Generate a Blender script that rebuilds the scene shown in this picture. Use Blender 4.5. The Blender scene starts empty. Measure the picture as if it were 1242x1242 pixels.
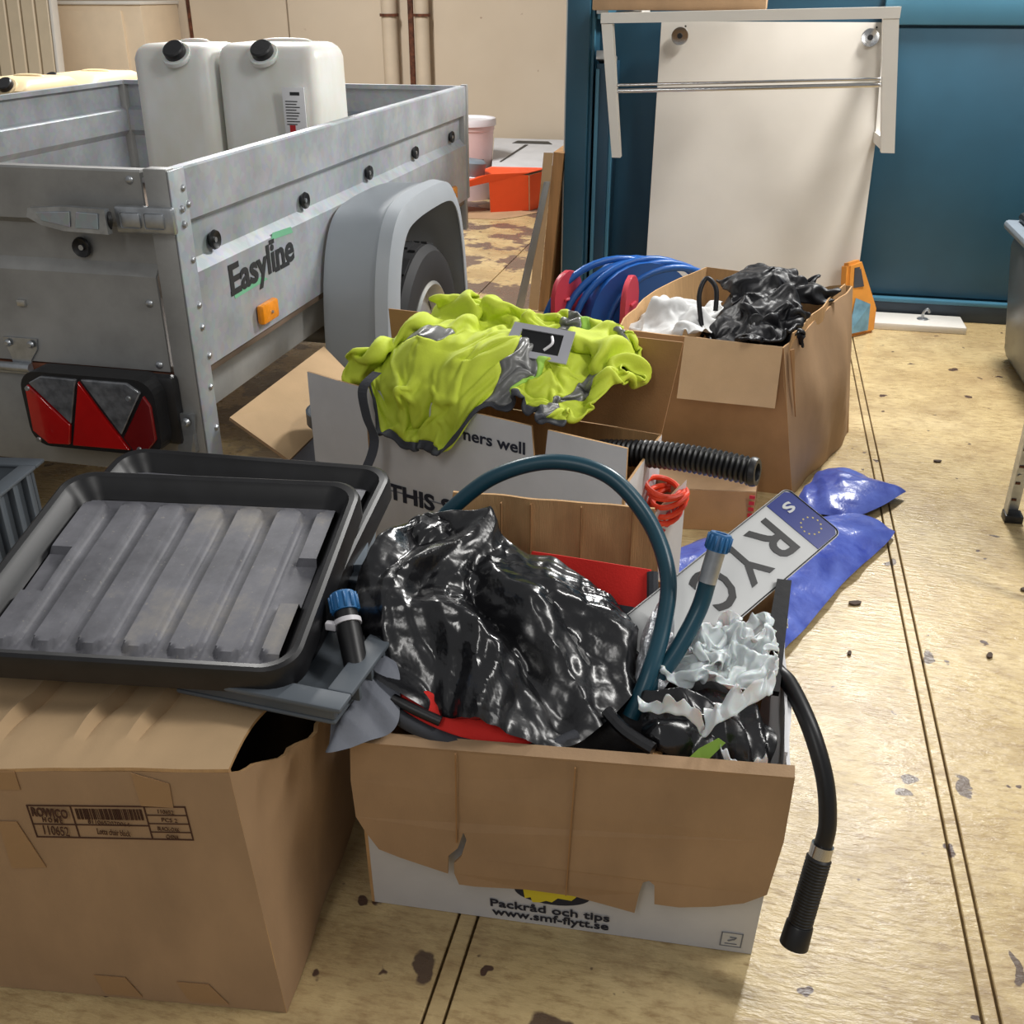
import bpy, bmesh, math, random
from mathutils import Vector, Matrix, noise
from mathutils.bvhtree import BVHTree
from mathutils.geometry import tessellate_polygon
random.seed(7)
PI = math.pi
V = Vector
sc = bpy.context.scene
C = sc.collection

# ------------------------------------------------------------------ camera, world, light, exposure
cam_d = bpy.data.cameras.new('camera'); cam = bpy.data.objects.new('camera', cam_d); C.objects.link(cam)
cam_d.sensor_fit = 'HORIZONTAL'; cam_d.sensor_width = 36; cam_d.lens = 36
cam.location = (0, 0, 1.3)
cam.rotation_euler = (math.radians(90 - 26.75), 0, math.radians(13.1))
cam_d.clip_start = 0.02
sc.camera = cam

w = bpy.data.worlds.new('world'); sc.world = w; w.use_nodes = True
w.node_tree.nodes['Background'].inputs[0].default_value = (0.97, 0.98, 1.0, 1)
w.node_tree.nodes['Background'].inputs[1].default_value = 0.21

def area(name, loc, aim, sx, sy, power, col=(1, .98, .945)):
    d = bpy.data.lights.new(name, 'AREA'); d.shape = 'RECTANGLE'; d.size = sx; d.size_y = sy
    d.energy = power; d.color = col
    o = bpy.data.objects.new(name, d); C.objects.link(o); o.location = loc
    o.rotation_euler = (V(aim) - V(loc)).to_track_quat('-Z', 'Y').to_euler()
    return o
area('ceiling_tube_lamp_over_aisle', (0.76, 4.6, 2.5), (0.5, 3.3, 0), .28, .9, 95)
area('ceiling_tube_lamp_over_trailer', (-2.6, 5.4, 2.9), (-2.6, 5.2, 0), .35, 1.6, 130)
area('fill_light_right', (1.9, 1.6, 2.8), (.6, 2.2, 0), .35, 1.6, 45)  # added weak overall fill from the right, not a fitting of the room
area('fill_light_behind', (-.6, -1.4, 2.9), (-.8, .5, 0), .35, 1.6, 16)  # fill added behind the camera to lift the dark surfaces facing it

sc.view_settings.view_transform = 'Standard'
sc.view_settings.look = 'None'
sc.view_settings.gamma = 1
sc.view_settings.use_curve_mapping = False
sc.view_settings.exposure = 0.27

# ------------------------------------------------------------------ materials
def lin(c):
    return tuple(((v / 255) / 12.92 if v / 255 <= .04045 else ((v / 255 + .055) / 1.055) ** 2.4) for v in c) + (1,)

class NT:
    def __init__(s, name):
        s.m = bpy.data.materials.new(name); s.m.use_nodes = True
        s.t = s.m.node_tree; s.b = s.t.nodes['Principled BSDF']
    def n(s, typ, **kw):
        o = s.t.nodes.new(typ)
        for k, v in kw.items():
            if k.startswith('i_'):
                key = k[2:]; o.inputs[int(key) if key.isdigit() else key.replace('_', ' ')].default_value = v
            else: setattr(o, k, v)
        return o
    def l(s, a, b): s.t.links.new(a, b)
    def coords(s, scale=(1, 1, 1), kind='Object'):
        tc = s.n('ShaderNodeTexCoord'); mp = s.n('ShaderNodeMapping'); mp.inputs['Scale'].default_value = scale
        s.l(tc.outputs[kind], mp.inputs[0]); return mp.outputs[0]
    def noise(s, co, scale, detail=4, rough=.55):
        o = s.n('ShaderNodeTexNoise'); o.inputs['Scale'].default_value = scale; o.inputs['Detail'].default_value = detail
        o.inputs['Roughness'].default_value = rough; s.l(co, o.inputs['Vector']); return o.outputs['Fac']
    def ramp(s, fac, stops, interp='LINEAR'):
        r = s.n('ShaderNodeValToRGB'); r.color_ramp.interpolation = interp
        e = r.color_ramp.elements
        while len(e) < len(stops): e.new(.5)
        for el, (p, c) in zip(e, stops): el.position = p; el.color = c if len(c) == 4 else c + (1,)
        s.l(fac, r.inputs[0]); return r.outputs[0]
    def mix(s, fac, a, b, mode='MIX'):
        m = s.n('ShaderNodeMix', data_type='RGBA', blend_type=mode)
        for sock, v in ((m.inputs[0], fac), (m.inputs[6], a), (m.inputs[7], b)):
            if hasattr(v, 'is_linked'): s.l(v, sock)
            else: sock.default_value = v
        return m.outputs[2]
    def bump(s, h, strength=.2, dist=.01):
        b = s.n('ShaderNodeBump'); b.inputs['Strength'].default_value = strength; b.inputs['Distance'].default_value = dist
        s.l(h, b.inputs['Height']); s.l(b.outputs[0], s.b.inputs['Normal'])
    def set(s, **kw):
        for k, v in kw.items():
            i = s.b.inputs[k.replace('_', ' ')]
            if hasattr(v, 'is_linked'): s.l(v, i)
            else: i.default_value = v

MATS = {}
def mat(name, col, rough=.6, metal=0., var=.12, scale=6., bump=0., bscale=60., stretch=(1, 1, 1), spec=.5, **kw):
    """plain procedural material: base colour broken up by noise, optional fine relief"""
    t = NT(name); co = t.coords(stretch)
    c = lin(col)
    f = t.noise(co, scale)
    dark = tuple(v * (1 - var * 2.2) for v in c[:3]) + (1,); lite = tuple(min(1, v * (1 + var)) for v in c[:3]) + (1,)
    t.set(Base_Color=t.ramp(f, [(.3, dark), (.7, lite)]), Roughness=rough, Metallic=metal)
    t.b.inputs['Specular IOR Level'].default_value = spec
    if bump: t.bump(t.noise(co, bscale, 6), bump, .004)
    for k, v in kw.items(): t.b.inputs[k.replace('_', ' ')].default_value = v
    MATS[name] = t.m
    return t.m

mat('kraft', (172, 140, 106), .8, var=.07, scale=9, bump=.12, bscale=240, stretch=(1, 1, .5))
mat('kraft_pale', (202, 170, 130), .8, var=.05, scale=9, bump=.1, bscale=240)
mat('kraft_dark', (168, 126, 82), .8, var=.07, scale=9, bump=.12, bscale=240)
mat('kraft_inner', (196, 156, 108), .8, var=.06, scale=12, bump=.3, bscale=120, stretch=(6, 6, .2))
mat('white_board', (206, 206, 208), .65, var=.04, scale=8, bump=.05, bscale=150)
mat('box_print', (32, 36, 52), .7, var=.05)
mat('brown_print', (70, 38, 24), .7, var=.05)
mat('tape', (168, 132, 94), .3, var=.05)
mat('black_plastic', (30, 30, 32), .42, var=.15, scale=14, bump=.1, bscale=90)
mat('tray_rim', (27, 27, 29), .38, var=.2, scale=20)
mat('rubber', (34, 34, 36), .7, var=.15)
mat('grey_plastic', (120, 130, 140), .5, var=.06)
mat('grey_crate', (88, 95, 102), .5, var=.06)
mat('fender', (158, 164, 170), .42, var=.04, scale=4)
mat('white_lacquer', (226, 222, 214), .3, var=.02)
mat('white_melamine', (212, 206, 196), .38, var=.03, scale=3)
mat('chrome', (200, 200, 200), .2, 1., var=.05)
mat('zinc', (188, 192, 196), .36, .85, var=.12, scale=30)
mat('blue_paint', (40, 84, 106), .42, var=.08, scale=2.5, bump=.05, bscale=40)
mat('blue_paint_dark', (32, 68, 90), .42, var=.1, scale=3)
mat('blue_light', (70, 122, 146), .42, var=.05, scale=3)
mat('dark_skirting', (54, 66, 78), .5, var=.12)
mat('wood', (176, 132, 84), .6, var=.15, scale=4, stretch=(8, 8, .7), bump=.1, bscale=30)
mat('ply_floor', (112, 96, 82), .6, var=.2, scale=5)
mat('red', (226, 36, 26), .75, var=.06, bump=.15, bscale=300)
mat('red_plastic', (206, 70, 84), .4, var=.05)
mat('blue_hose', (34, 96, 176), .32, var=.08)
mat('teal_hose', (25, 70, 86), .33, var=.08)
mat('cap_blue', (40, 104, 158), .4, var=.05)
mat('black_rubber', (22, 22, 24), .4, var=.1)
mat('dark_cloth', (27, 27, 31), .48, var=.2, scale=20, bump=.35, bscale=45, spec=.35)
mat('charcoal', (62, 64, 70), .8, var=.12, bump=.2, bscale=200)
mat('grey_cloth', (116, 120, 130), .6, var=.08, bump=.15, bscale=120)
mat('hivis', (200, 216, 62), .7, var=.06, scale=12, bump=.12, bscale=220)
mat('hivis_pale', (214, 232, 92), .7, var=.05, scale=12, bump=.12, bscale=220)
mat('hivis_green', (168, 214, 90), .7, var=.05)
mat('reflective', (128, 128, 126), .38, .25, var=.1, scale=20, bump=.2, bscale=80)
mat('silver', (196, 196, 202), .3, .4, var=.06)
mat('orange_box', (238, 84, 36), .5, var=.04)
mat('orange_cable', (224, 62, 24), .5, var=.05)
mat('white_plastic', (225, 222, 226), .4, var=.03)
mat('paper_white', (204, 204, 203), .7, var=.04, bump=.2, bscale=60)
mat('pink_plastic', (224, 198, 196), .45, var=.05)
mat('cream_can', (222, 200, 160), .45, var=.05)
mat('leaf_green', (138, 178, 54), .5, var=.1)
mat('amber', (244, 150, 30), .25, var=.08, scale=60)
mat('lens_red', (196, 24, 24), .12, var=.1, scale=8, Coat_Weight=.6)
mat('lens_dark_red', (120, 22, 24), .12, var=.1, scale=8, Coat_Weight=.6)
mat('lens_clear', (120, 122, 126), .12, .2, var=.25, scale=40, Coat_Weight=.6)
mat('lettering_dark', (44, 46, 48), .5, var=.05)
mat('lettering_green', (120, 188, 150), .5, var=.05)
mat('lettering_red', (196, 40, 44), .6, var=.05)
mat('label_white', (236, 236, 238), .5, var=.02)
mat('plate_white', (196, 197, 196), .34, var=.03)
mat('plate_black', (18, 18, 20), .4, var=.03)
mat('plate_blue', (14, 38, 124), .3, var=.05)
mat('star_yellow', (214, 196, 90), .4, var=.03)
mat('yellow_print', (226, 208, 52), .6, var=.04)
mat('beige_cabinet', (226, 206, 178), .5, var=.03)
mat('beige_ribbed', (216, 200, 172), .5, var=.03)
mat('beige_pipe', (206, 190, 168), .5, var=.05)
mat('rust', (106, 62, 42), .8, var=.3, scale=30)
mat('orange_pack', (224, 150, 64), .4, var=.1)
mat('pack_blue', (120, 164, 186), .4, var=.2, scale=14)
mat('bin_grey', (92, 98, 104), .3, var=.1)
mat('aluminium', (198, 198, 194), .35, .8, var=.08)
mat('dirt_chip', (74, 58, 46), .8, var=.2)

FLOOR_SCARS = ((-.16, .945, .06, .055), (-.37, 1.0, .032, .05), (.475, 1.61, .018, .05), (.46, 2.02, .014, .035), (.365, 1.56, .022, .018), (.395, 1.60, .026, .016), (.49, 1.2, .012, .05), (.02, .94, .04, .014), (.43, 2.45, .012, .03), (.72, 2.66, .02, .012))
def special():
    # galvanised sheet: mottled spangle
    t = NT('galvanised'); co = t.coords()
    v = t.n('ShaderNodeTexVoronoi'); v.inputs['Scale'].default_value = 55; t.l(co, v.inputs['Vector'])
    f = t.noise(co, 5, 5); f2 = t.noise(co, 30, 3)
    a = t.ramp(f, [(.3, lin((150, 156, 162))), (.7, lin((182, 187, 192)))])
    b = t.mix(.12, a, v.outputs['Color'], 'SOFT_LIGHT')
    t.set(Base_Color=b, Metallic=.25, Roughness=t.ramp(f2, [(.3, (.36,) * 3), (.7, (.5,) * 3)]))
    MATS['galvanised'] = t.m
    t = NT('galvanised_dull'); co = t.coords()
    f = t.noise(co, 4, 6, .65)
    t.set(Base_Color=t.ramp(f, [(.3, lin((140, 140, 138))), (.7, lin((172, 172, 170)))]), Metallic=.2, Roughness=.5)
    MATS['galvanised_dull'] = t.m
    # milky canister plastic
    t = NT('milky'); co = t.coords((1, 1, .6)); f = t.noise(co, 7, 4)
    t.set(Base_Color=t.ramp(f, [(.3, lin((218, 216, 204))), (.7, lin((232, 234, 232)))]), Roughness=.4)
    t.b.inputs['Subsurface Weight'].default_value = .25; t.b.inputs['Subsurface Scale'].default_value = .05
    MATS['milky'] = t.m
    # black bin-liner film
    t = NT('black_film'); co = t.coords()
    f = t.noise(co, 9, 3, .5); f2 = t.noise(co, 26, 3, .5)
    t.set(Base_Color=lin((19, 19, 22)), Roughness=t.ramp(f, [(.35, (.17,) * 3), (.65, (.34,) * 3)]))
    t.b.inputs['Specular IOR Level'].default_value = .9
    m = t.n('ShaderNodeMath', operation='ADD'); t.l(f, m.inputs[0]); t.l(f2, m.inputs[1])
    t.bump(m.outputs[0], .35, .008); MATS['black_film'] = t.m
    t = NT('white_film'); co = t.coords(); f = t.noise(co, 22, 5, .6)
    t.set(Base_Color=lin((236, 238, 238)), Roughness=.3)
    t.b.inputs['Transmission Weight'].default_value = .15
    t.b.inputs['Subsurface Weight'].default_value = .2; t.b.inputs['Subsurface Scale'].default_value = .01
    t.bump(f, .15, .008); MATS['white_film'] = t.m
    t = NT('blue_film'); co = t.coords(); f = t.noise(co, 14, 5, .6)
    t.set(Base_Color=t.ramp(f, [(.3, lin((52, 66, 150))), (.7, lin((92, 110, 190)))]), Roughness=.28)
    t.bump(f, .45, .01); MATS['blue_film'] = t.m
    # silver crinkled film
    t = NT('foil'); co = t.coords(); f = t.noise(co, 60, 5, .6)
    t.set(Base_Color=lin((190, 192, 196)), Roughness=.28, Metallic=.6); t.bump(f, .7, .01); MATS['foil'] = t.m
    # dusty tray bottom
    t = NT('dusty_tray'); co = t.coords(); f = t.noise(co, 6, 7, .68); f2 = t.noise(co, 150, 2)
    a = t.ramp(f, [(.32, lin((80, 80, 85))), (.55, lin((112, 112, 118))), (.75, lin((148, 142, 132)))])
    t.set(Base_Color=t.mix(t.ramp(f2, [(.66, (0, 0, 0)), (.74, (.5, .5, .5))]), a, lin((150, 145, 135))), Roughness=.55)
    MATS['dusty_tray'] = t.m
    # painted plywood floor, worn through in places
    t = NT('floor_paint')
    tc = t.n('ShaderNodeNewGeometry'); pos = tc.outputs['Position']
    f1 = t.noise(pos, 1.6, 6, .6); f2 = t.noise(pos, 9, 6, .65)
    base = t.ramp(f1, [(.3, lin((186, 162, 116))), (.5, lin((203, 181, 134))), (.72, lin((214, 193, 148)))])
    # brushed scratches running across the boards
    mp = t.n('ShaderNodeMapping'); mp.inputs['Scale'].default_value = (22, 70, 1); t.l(pos, mp.inputs[0])
    sc_ = t.noise(mp.outputs[0], 1.0, 4, .7)
    base = t.mix(t.ramp(sc_, [(.48, (0, 0, 0)), (.70, (.7,) * 3)]), base, lin((138, 110, 74)))
    grime = t.noise(pos, 3.1, 8, .72)
    base = t.mix(t.ramp(grime, [(.45, (0, 0, 0)), (.68, (.8,) * 3)]), base, lin((150, 124, 88)))
    # chipped spots down to dark ply
    v = t.n('ShaderNodeTexNoise'); v.inputs['Scale'].default_value = 13; v.inputs['Detail'].default_value = 3; t.l(pos, v.inputs['Vector'])
    sp = t.ramp(v.outputs['Fac'], [(.685, (0, 0, 0)), (.70, (1, 1, 1))])
    base = t.mix(sp, base, lin((84, 64, 54)))
    # trodden area towards and under the trailer, where the paint has flaked away
    sx = t.n('ShaderNodeSeparateXYZ'); t.l(pos, sx.inputs[0])
    mr = t.n('ShaderNodeMapRange'); mr.inputs['From Min'].default_value = -.45; mr.inputs['From Max'].default_value = -.95
    t.l(sx.outputs['X'], mr.inputs['Value'])
    mr2 = t.n('ShaderNodeMapRange'); mr2.inputs['From Min'].default_value = 1.9; mr2.inputs['From Max'].default_value = 3.2
    t.l(sx.outputs['Y'], mr2.inputs['Value'])
    mm = t.n('ShaderNodeMath', operation='MULTIPLY'); t.l(mr.outputs[0], mm.inputs[0]); t.l(mr2.outputs[0], mm.inputs[1])
    w_ = t.noise(pos, 3.4, 5, .6)
    flake = t.ramp(w_, [(.47, (1, 1, 1)), (.5, (0, 0, 0))])
    m3 = t.n('ShaderNodeMath', operation='MULTIPLY'); t.l(flake, m3.inputs[0]); t.l(mm.outputs[0], m3.inputs[1])
    base = t.mix(m3.outputs[0], base, lin((112, 96, 84)))
    st_n = t.n('ShaderNodeTexNoise'); st_n.inputs['Scale'].default_value = 11; st_n.inputs['Detail'].default_value = 4; t.l(pos, st_n.inputs['Vector'])
    wv = t.n('ShaderNodeVectorMath', operation='MULTIPLY_ADD'); t.l(st_n.outputs['Color'], wv.inputs[0]); wv.inputs[1].default_value = (.09, .09, 0); t.l(pos, wv.inputs[2])
    for (x_, y_, rx, ry) in FLOOR_SCARS:
        sb = t.n('ShaderNodeVectorMath', operation='SUBTRACT'); t.l(wv.outputs[0], sb.inputs[0]); sb.inputs[1].default_value = (x_ + .045, y_ + .045, 0)
        dv_ = t.n('ShaderNodeVectorMath', operation='DIVIDE'); t.l(sb.outputs[0], dv_.inputs[0]); dv_.inputs[1].default_value = (rx, ry, 10)
        le = t.n('ShaderNodeVectorMath', operation='LENGTH'); t.l(dv_.outputs[0], le.inputs[0])
        base = t.mix(t.ramp(le.outputs['Value'], [(.62, (.9,) * 3), (.72, (0, 0, 0))]), base, lin((78, 62, 56)))
    t.set(Base_Color=base, Roughness=t.ramp(f2, [(.3, (.2,) * 3), (.7, (.4,) * 3)]))
    t.b.inputs['Specular IOR Level'].default_value = .42
    h = t.noise(mp.outputs[0], 1.3, 5, .6)
    t.bump(h, .42, .006)
    MATS['floor_paint'] = t.m
    t = NT('wall_paint'); tc = t.n('ShaderNodeNewGeometry'); pos = tc.outputs['Position']
    f = t.noise(pos, 1.2, 5); d = t.noise(pos, 9, 4, .6)
    a = t.ramp(f, [(.3, lin((200, 184, 162))), (.7, lin((211, 196, 175)))])
    t.set(Base_Color=t.mix(t.ramp(d, [(.7, (0, 0, 0)), (.75, (.7,) * 3)]), a, lin((140, 104, 80))), Roughness=.6)
    MATS['wall_paint'] = t.m
special()

# ------------------------------------------------------------------ builders
def link(name, bm, m, parent=None, smooth=False, shift=True):
    """one bmesh in world coordinates -> one object whose origin is its base"""
    me = bpy.data.meshes.new(name)
    bmesh.ops.recalc_face_normals(bm, faces=bm.faces[:]) if smooth != 'keep' else None
    if smooth is True:
        for f in bm.faces: f.smooth = True
    xs = [v.co for v in bm.verts]
    c = V(((min(v.x for v in xs) + max(v.x for v in xs)) / 2, (min(v.y for v in xs) + max(v.y for v in xs)) / 2, min(v.z for v in xs)))
    bmesh.ops.translate(bm, verts=bm.verts[:], vec=-c)
    bm.to_mesh(me); bm.free()
    for mm in (m if isinstance(m, (list, tuple)) else [m]): me.materials.append(MATS[mm])
    o = bpy.data.objects.new(name, me); C.objects.link(o)
    o.location = c
    if parent is not None:
        base = V((0, 0, 0)); p = parent
        while p is not None: base += p.location; p = p.parent
        o.parent = parent; o.location = c - base
    if smooth == 'auto':
        for p in me.polygons: p.use_smooth = True
        try: me.set_sharp_from_angle(angle=math.radians(38))
        except Exception: pass
    return o

def thing(name, label, cat, loc, group=None, kind=None):
    o = bpy.data.objects.new(name, None); C.objects.link(o); o.location = loc; o.empty_display_size = .05
    return tag(o, label, cat, group, kind)
def tag(o, label=None, cat=None, group=None, kind=None):
    if label: o['label'] = label
    if cat: o['category'] = cat
    if group: o['group'] = group
    if kind: o['kind'] = kind
    return o
def part_label(o, label): o['label'] = label; return o

def B(): return bmesh.new()
def add_box(bm, a, b, bev=0., seg=2, rot=None, piv=None):
    a, b = V(a), V(b)
    g = bmesh.ops.create_cube(bm, size=1)
    vs = g['verts']
    for v in vs:
        v.co = V(((a.x + b.x) / 2 + v.co.x * (b.x - a.x), (a.y + b.y) / 2 + v.co.y * (b.y - a.y), (a.z + b.z) / 2 + v.co.z * (b.z - a.z)))
    if bev:
        es = list({e for v in vs for e in v.link_edges})
        r = bmesh.ops.bevel(bm, geom=es, offset=bev, segments=seg, affect='EDGES', profile=.5)
        vs = list({v for f in r['faces'] for v in f.verts} | {v for v in vs if v.is_valid})
    if rot is not None:
        piv = V(piv) if piv is not None else (a + b) / 2
        for v in vs: v.co = piv + rot @ (v.co - piv)
    return vs
def box(name, m, a, b, parent=None, bev=.003, rot=None, piv=None, seg=2):
    bm = B(); add_box(bm, a, b, bev, seg, rot, piv); return link(name, bm, m, parent, 'auto')

def catmull(pts, n=8, closed=False):
    pts = [V(p) for p in pts]; N = len(pts); out = []
    rng = N if closed else N - 1
    for i in range(rng):
        g = (lambda k: pts[k % N]) if closed else (lambda k: pts[max(0, min(N - 1, k))])
        p0, p1, p2, p3 = g(i - 1), g(i), g(i + 1), g(i + 2)
        for j in range(n):
            t = j / n
            out.append(.5 * (2 * p1 + (p2 - p0) * t + (2 * p0 - 5 * p1 + 4 * p2 - p3) * t * t + (3 * p1 - p0 - 3 * p2 + p3) * t ** 3))
    if not closed: out.append(pts[-1].copy())
    return out
def add_tube(bm, pts, rad, seg=12, caps=True, closed=False):
    """sweep; rad may be a number or one per point"""
    pts = [V(p) for p in pts]; n = len(pts)
    rr = rad if isinstance(rad, (list, tuple)) else [rad] * n
    t0 = (pts[1] - pts[0]).normalized()
    nrm = t0.orthogonal().normalized()
    rings = []
    for i, p in enumerate(pts):
        if closed: t = (pts[(i + 1) % n] - pts[i - 1]).normalized()
        else: t = (pts[min(n - 1, i + 1)] - pts[max(0, i - 1)]).normalized()
        nrm = (nrm - t * nrm.dot(t)).normalized(); bi = t.cross(nrm)
        rings.append([bm.verts.new(p + (nrm * math.cos(a) + bi * math.sin(a)) * rr[i]) for a in (2 * PI * k / seg for k in range(seg))])
    for i in range(n if closed else n - 1):
        A, Bq = rings[i], rings[(i + 1) % n]
        for k in range(seg): bm.faces.new((A[k], A[(k + 1) % seg], Bq[(k + 1) % seg], Bq[k]))
    if caps and not closed: bm.faces.new(rings[0][::-1]); bm.faces.new(rings[-1])
def tube(name, m, pts, rad, parent=None, seg=12, n=0, closed=False):
    bm = B(); pts = catmull(pts, n, closed) if n else pts
    add_tube(bm, pts, rad, seg, True, closed); return link(name, bm, m, parent, 'auto')
def add_lathe(bm, prof, org, axis=(0, 0, 1), seg=32, closed=False):
    """prof: (radius, height) pairs turned about axis through org"""
    ax = V(axis).normalized(); u = ax.orthogonal().normalized(); w_ = ax.cross(u); org = V(org)
    rings = []
    for r, h in prof:
        if r < 1e-6: rings.append([bm.verts.new(org + ax * h)])
        else: rings.append([bm.verts.new(org + ax * h + (u * math.cos(a) + w_ * math.sin(a)) * r) for a in (2 * PI * k / seg for k in range(seg))])
    m = len(rings)
    for i in range(m if closed else m - 1):
        A, D = rings[i], rings[(i + 1) % m]
        for k in range(seg):
            k2 = (k + 1) % seg
            if len(A) == 1 and len(D) == 1: continue
            if len(A) == 1: bm.faces.new((A[0], D[k2], D[k]))
            elif len(D) == 1: bm.faces.new((A[k], A[k2], D[0]))
            else: bm.faces.new((A[k], A[k2], D[k2], D[k]))
def lathe(name, m, prof, org, axis=(0, 0, 1), parent=None, seg=32, closed=False):
    bm = B(); add_lathe(bm, prof, org, axis, seg, closed); return link(name, bm, m, parent, 'auto')

def add_slab(bm, pts, th, two=False):
    """planar outline with thickness: face along +normal gets slot 0, back and edges slot 1"""
    pts = [V(p) for p in pts]
    n = V((0, 0, 0))
    for i in range(len(pts)):
        a, b = pts[i], pts[(i + 1) % len(pts)]
        n += a.cross(b)
    n.normalize()
    top = [bm.verts.new(p) for p in pts]; bot = [bm.verts.new(p - n * th) for p in pts]
    f = bm.faces.new(top); f.material_index = 0
    g = bm.faces.new(bot[::-1]); g.material_index = 1 if two else 0
    for i in range(len(pts)):
        j = (i + 1) % len(pts)
        e = bm.faces.new((top[j], top[i], bot[i], bot[j])); e.material_index = 1 if two else 0
def slab(name, m, pts, th, parent=None):
    bm = B(); two = isinstance(m, (list, tuple)); add_slab(bm, pts, th, two)
    return link(name, bm, m, parent, 'keep')
def wavy_slab(name, m, quad, th, parent=None, nu=14, nv=8, amp=.004, seed=0., sc_=7., fn=None):
    """card wall between four corners (a b along the bottom, d c along the top) with gentle buckles"""
    a, b, c, d = [V(p) for p in quad]
    n = (b - a).cross(d - a).normalized()
    bm = B(); two = isinstance(m, (list, tuple)); F, K = [], []
    for j in range(nv + 1):
        for i in range(nu + 1):
            s, t = i / nu, j / nv
            p = (a * (1 - s) + b * s) * (1 - t) + (d * (1 - s) + c * s) * t
            edge = min(1, 4 * min(s, 1 - s) + .25)
            p = p + n * amp * noise.noise(p * sc_ + V((seed, 0, 0))) * edge * 2
            if fn: p = p + fn(s, t)
            F.append(bm.verts.new(p)); K.append(bm.verts.new(p - n * th))
    W = nu + 1
    for j in range(nv):
        for i in range(nu):
            q = j * W + i
            bm.faces.new((F[q], F[q + 1], F[q + 1 + W], F[q + W])).material_index = 0
            bm.faces.new((K[q], K[q + W], K[q + 1 + W], K[q + 1])).material_index = 1 if two else 0
    def side(ids):
        for x, y in zip(ids[:-1], ids[1:]):
            bm.faces.new((F[x], K[x], K[y], F[y])).material_index = 1 if two else 0
    side([i for i in range(W)]); side([nv * W + i for i in range(W)][::-1])
    side([j * W for j in range(nv + 1)][::-1]); side([j * W + nu for j in range(nv + 1)])
    o = link(name, bm, m, parent, 'keep')
    for p in o.data.polygons: p.use_smooth = True
    try: o.data.set_sharp_from_angle(angle=math.radians(40))
    except Exception: pass
    return o

def lettering(name, m, text, org, xdir, ydir, size, parent, width=None, bold=0., depth=.0006, align='LEFT'):
    cu = bpy.data.curves.new(name, 'FONT'); cu.body = text; cu.size = 1; cu.offset = bold; cu.align_x = align; cu.resolution_u = 3
    tmp = bpy.data.objects.new(name, cu); C.objects.link(tmp)
    dg = bpy.context.evaluated_depsgraph_get(); me = bpy.data.meshes.new_from_object(tmp.evaluated_get(dg))
    bm = B(); bm.from_mesh(me)
    bpy.data.objects.remove(tmp); bpy.data.curves.remove(cu); bpy.data.meshes.remove(me)
    X = V(xdir).normalized(); Y = V(ydir); Y = (Y - X * Y.dot(X)).normalized(); Z = X.cross(Y)
    xs = [v.co.x for v in bm.verts]; wd = max(xs) - min(xs); x0 = min(xs)
    sx = (width / wd) if width else size
    org = V(org)
    r = bmesh.ops.extrude_face_region(bm, geom=bm.faces[:])
    for e in r['geom']:
        if isinstance(e, bmesh.types.BMVert): e.co.z += depth / size
    for v in bm.verts: v.co = org + X * ((v.co.x - (x0 if width else 0)) * sx) + Y * v.co.y * size + Z * v.co.z * size
    for f in bm.faces: f.smooth = False
    return link(name, bm, m, parent)

def ridged(p, sc_, octs=4, seed=0.):
    v, a, tot = 0, 1, 0
    for o in range(octs):
        v += a * (1 - abs(noise.noise(p * sc_ + V((seed, seed * .7, o * 3.1)))) * 2); tot += a
        a *= .5; sc_ *= 2.1
    return v / tot
def drape_bm(peak, loop, rings=26, nb=8, bulge=.03, radial=.02, nfold=9, wr=.012, wsc=14., seed=0., bottom=None, close=True):
    """a sheet falling from peak to a closed rim, with folds running outwards and crumpling; closed below"""
    peak = V(peak); L = catmull(loop, nb, True); N = len(L)
    bm = B(); ctr = bm.verts.new(peak); R = []
    for i in range(1, rings + 1):
        t = i / rings; row = []
        for k in range(N):
            p = peak.lerp(L[k], t); out = (L[k] - peak); out.z = 0
            out = out.normalized() if out.length > 1e-5 else V((1, 0, 0))
            p.z += bulge * math.sin(PI * t) * (1 + .4 * noise.noise(V((k * .15, seed, 0))))
            a = 2 * PI * k / N
            f = noise.noise(V((math.cos(a) * nfold * .5 + seed, math.sin(a) * nfold * .5, t * 1.3 + seed)))
            f2 = 1 - 2 * abs(noise.noise(V((math.cos(a) * nfold + seed * 2, math.sin(a) * nfold, t * 1.7))))
            p += (V((0, 0, .8)) + out * .5) * radial * (f * 1.2 + f2 * .6) * min(1, t * 2.5)
            p += (V((0, 0, .7)) + out * .4) * wr * (ridged(p, wsc, 4, seed) - .5) * min(1, t * 3)
            row.append(bm.verts.new(p))
        R.append(row)
    for k in range(N):
        k2 = (k + 1) % N
        bm.faces.new((ctr, R[0][k], R[0][k2]))
        for i in range(rings - 1): bm.faces.new((R[i][k], R[i + 1][k], R[i + 1][k2], R[i][k2]))
    if close:
        b = V(bottom) if bottom else sum(L, V((0, 0, 0))) / N - V((0, 0, .06))
        mid = [bm.verts.new(v.co.lerp(b, .35) - V((0, 0, .02))) for v in R[-1]]
        c2 = bm.verts.new(b)
        for k in range(N):
            k2 = (k + 1) % N
            bm.faces.new((R[-1][k], mid[k], mid[k2], R[-1][k2])); bm.faces.new((mid[k], c2, mid[k2]))
    return bm
def tri(x): return abs((x % 1.0) * 2 - 1)
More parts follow.
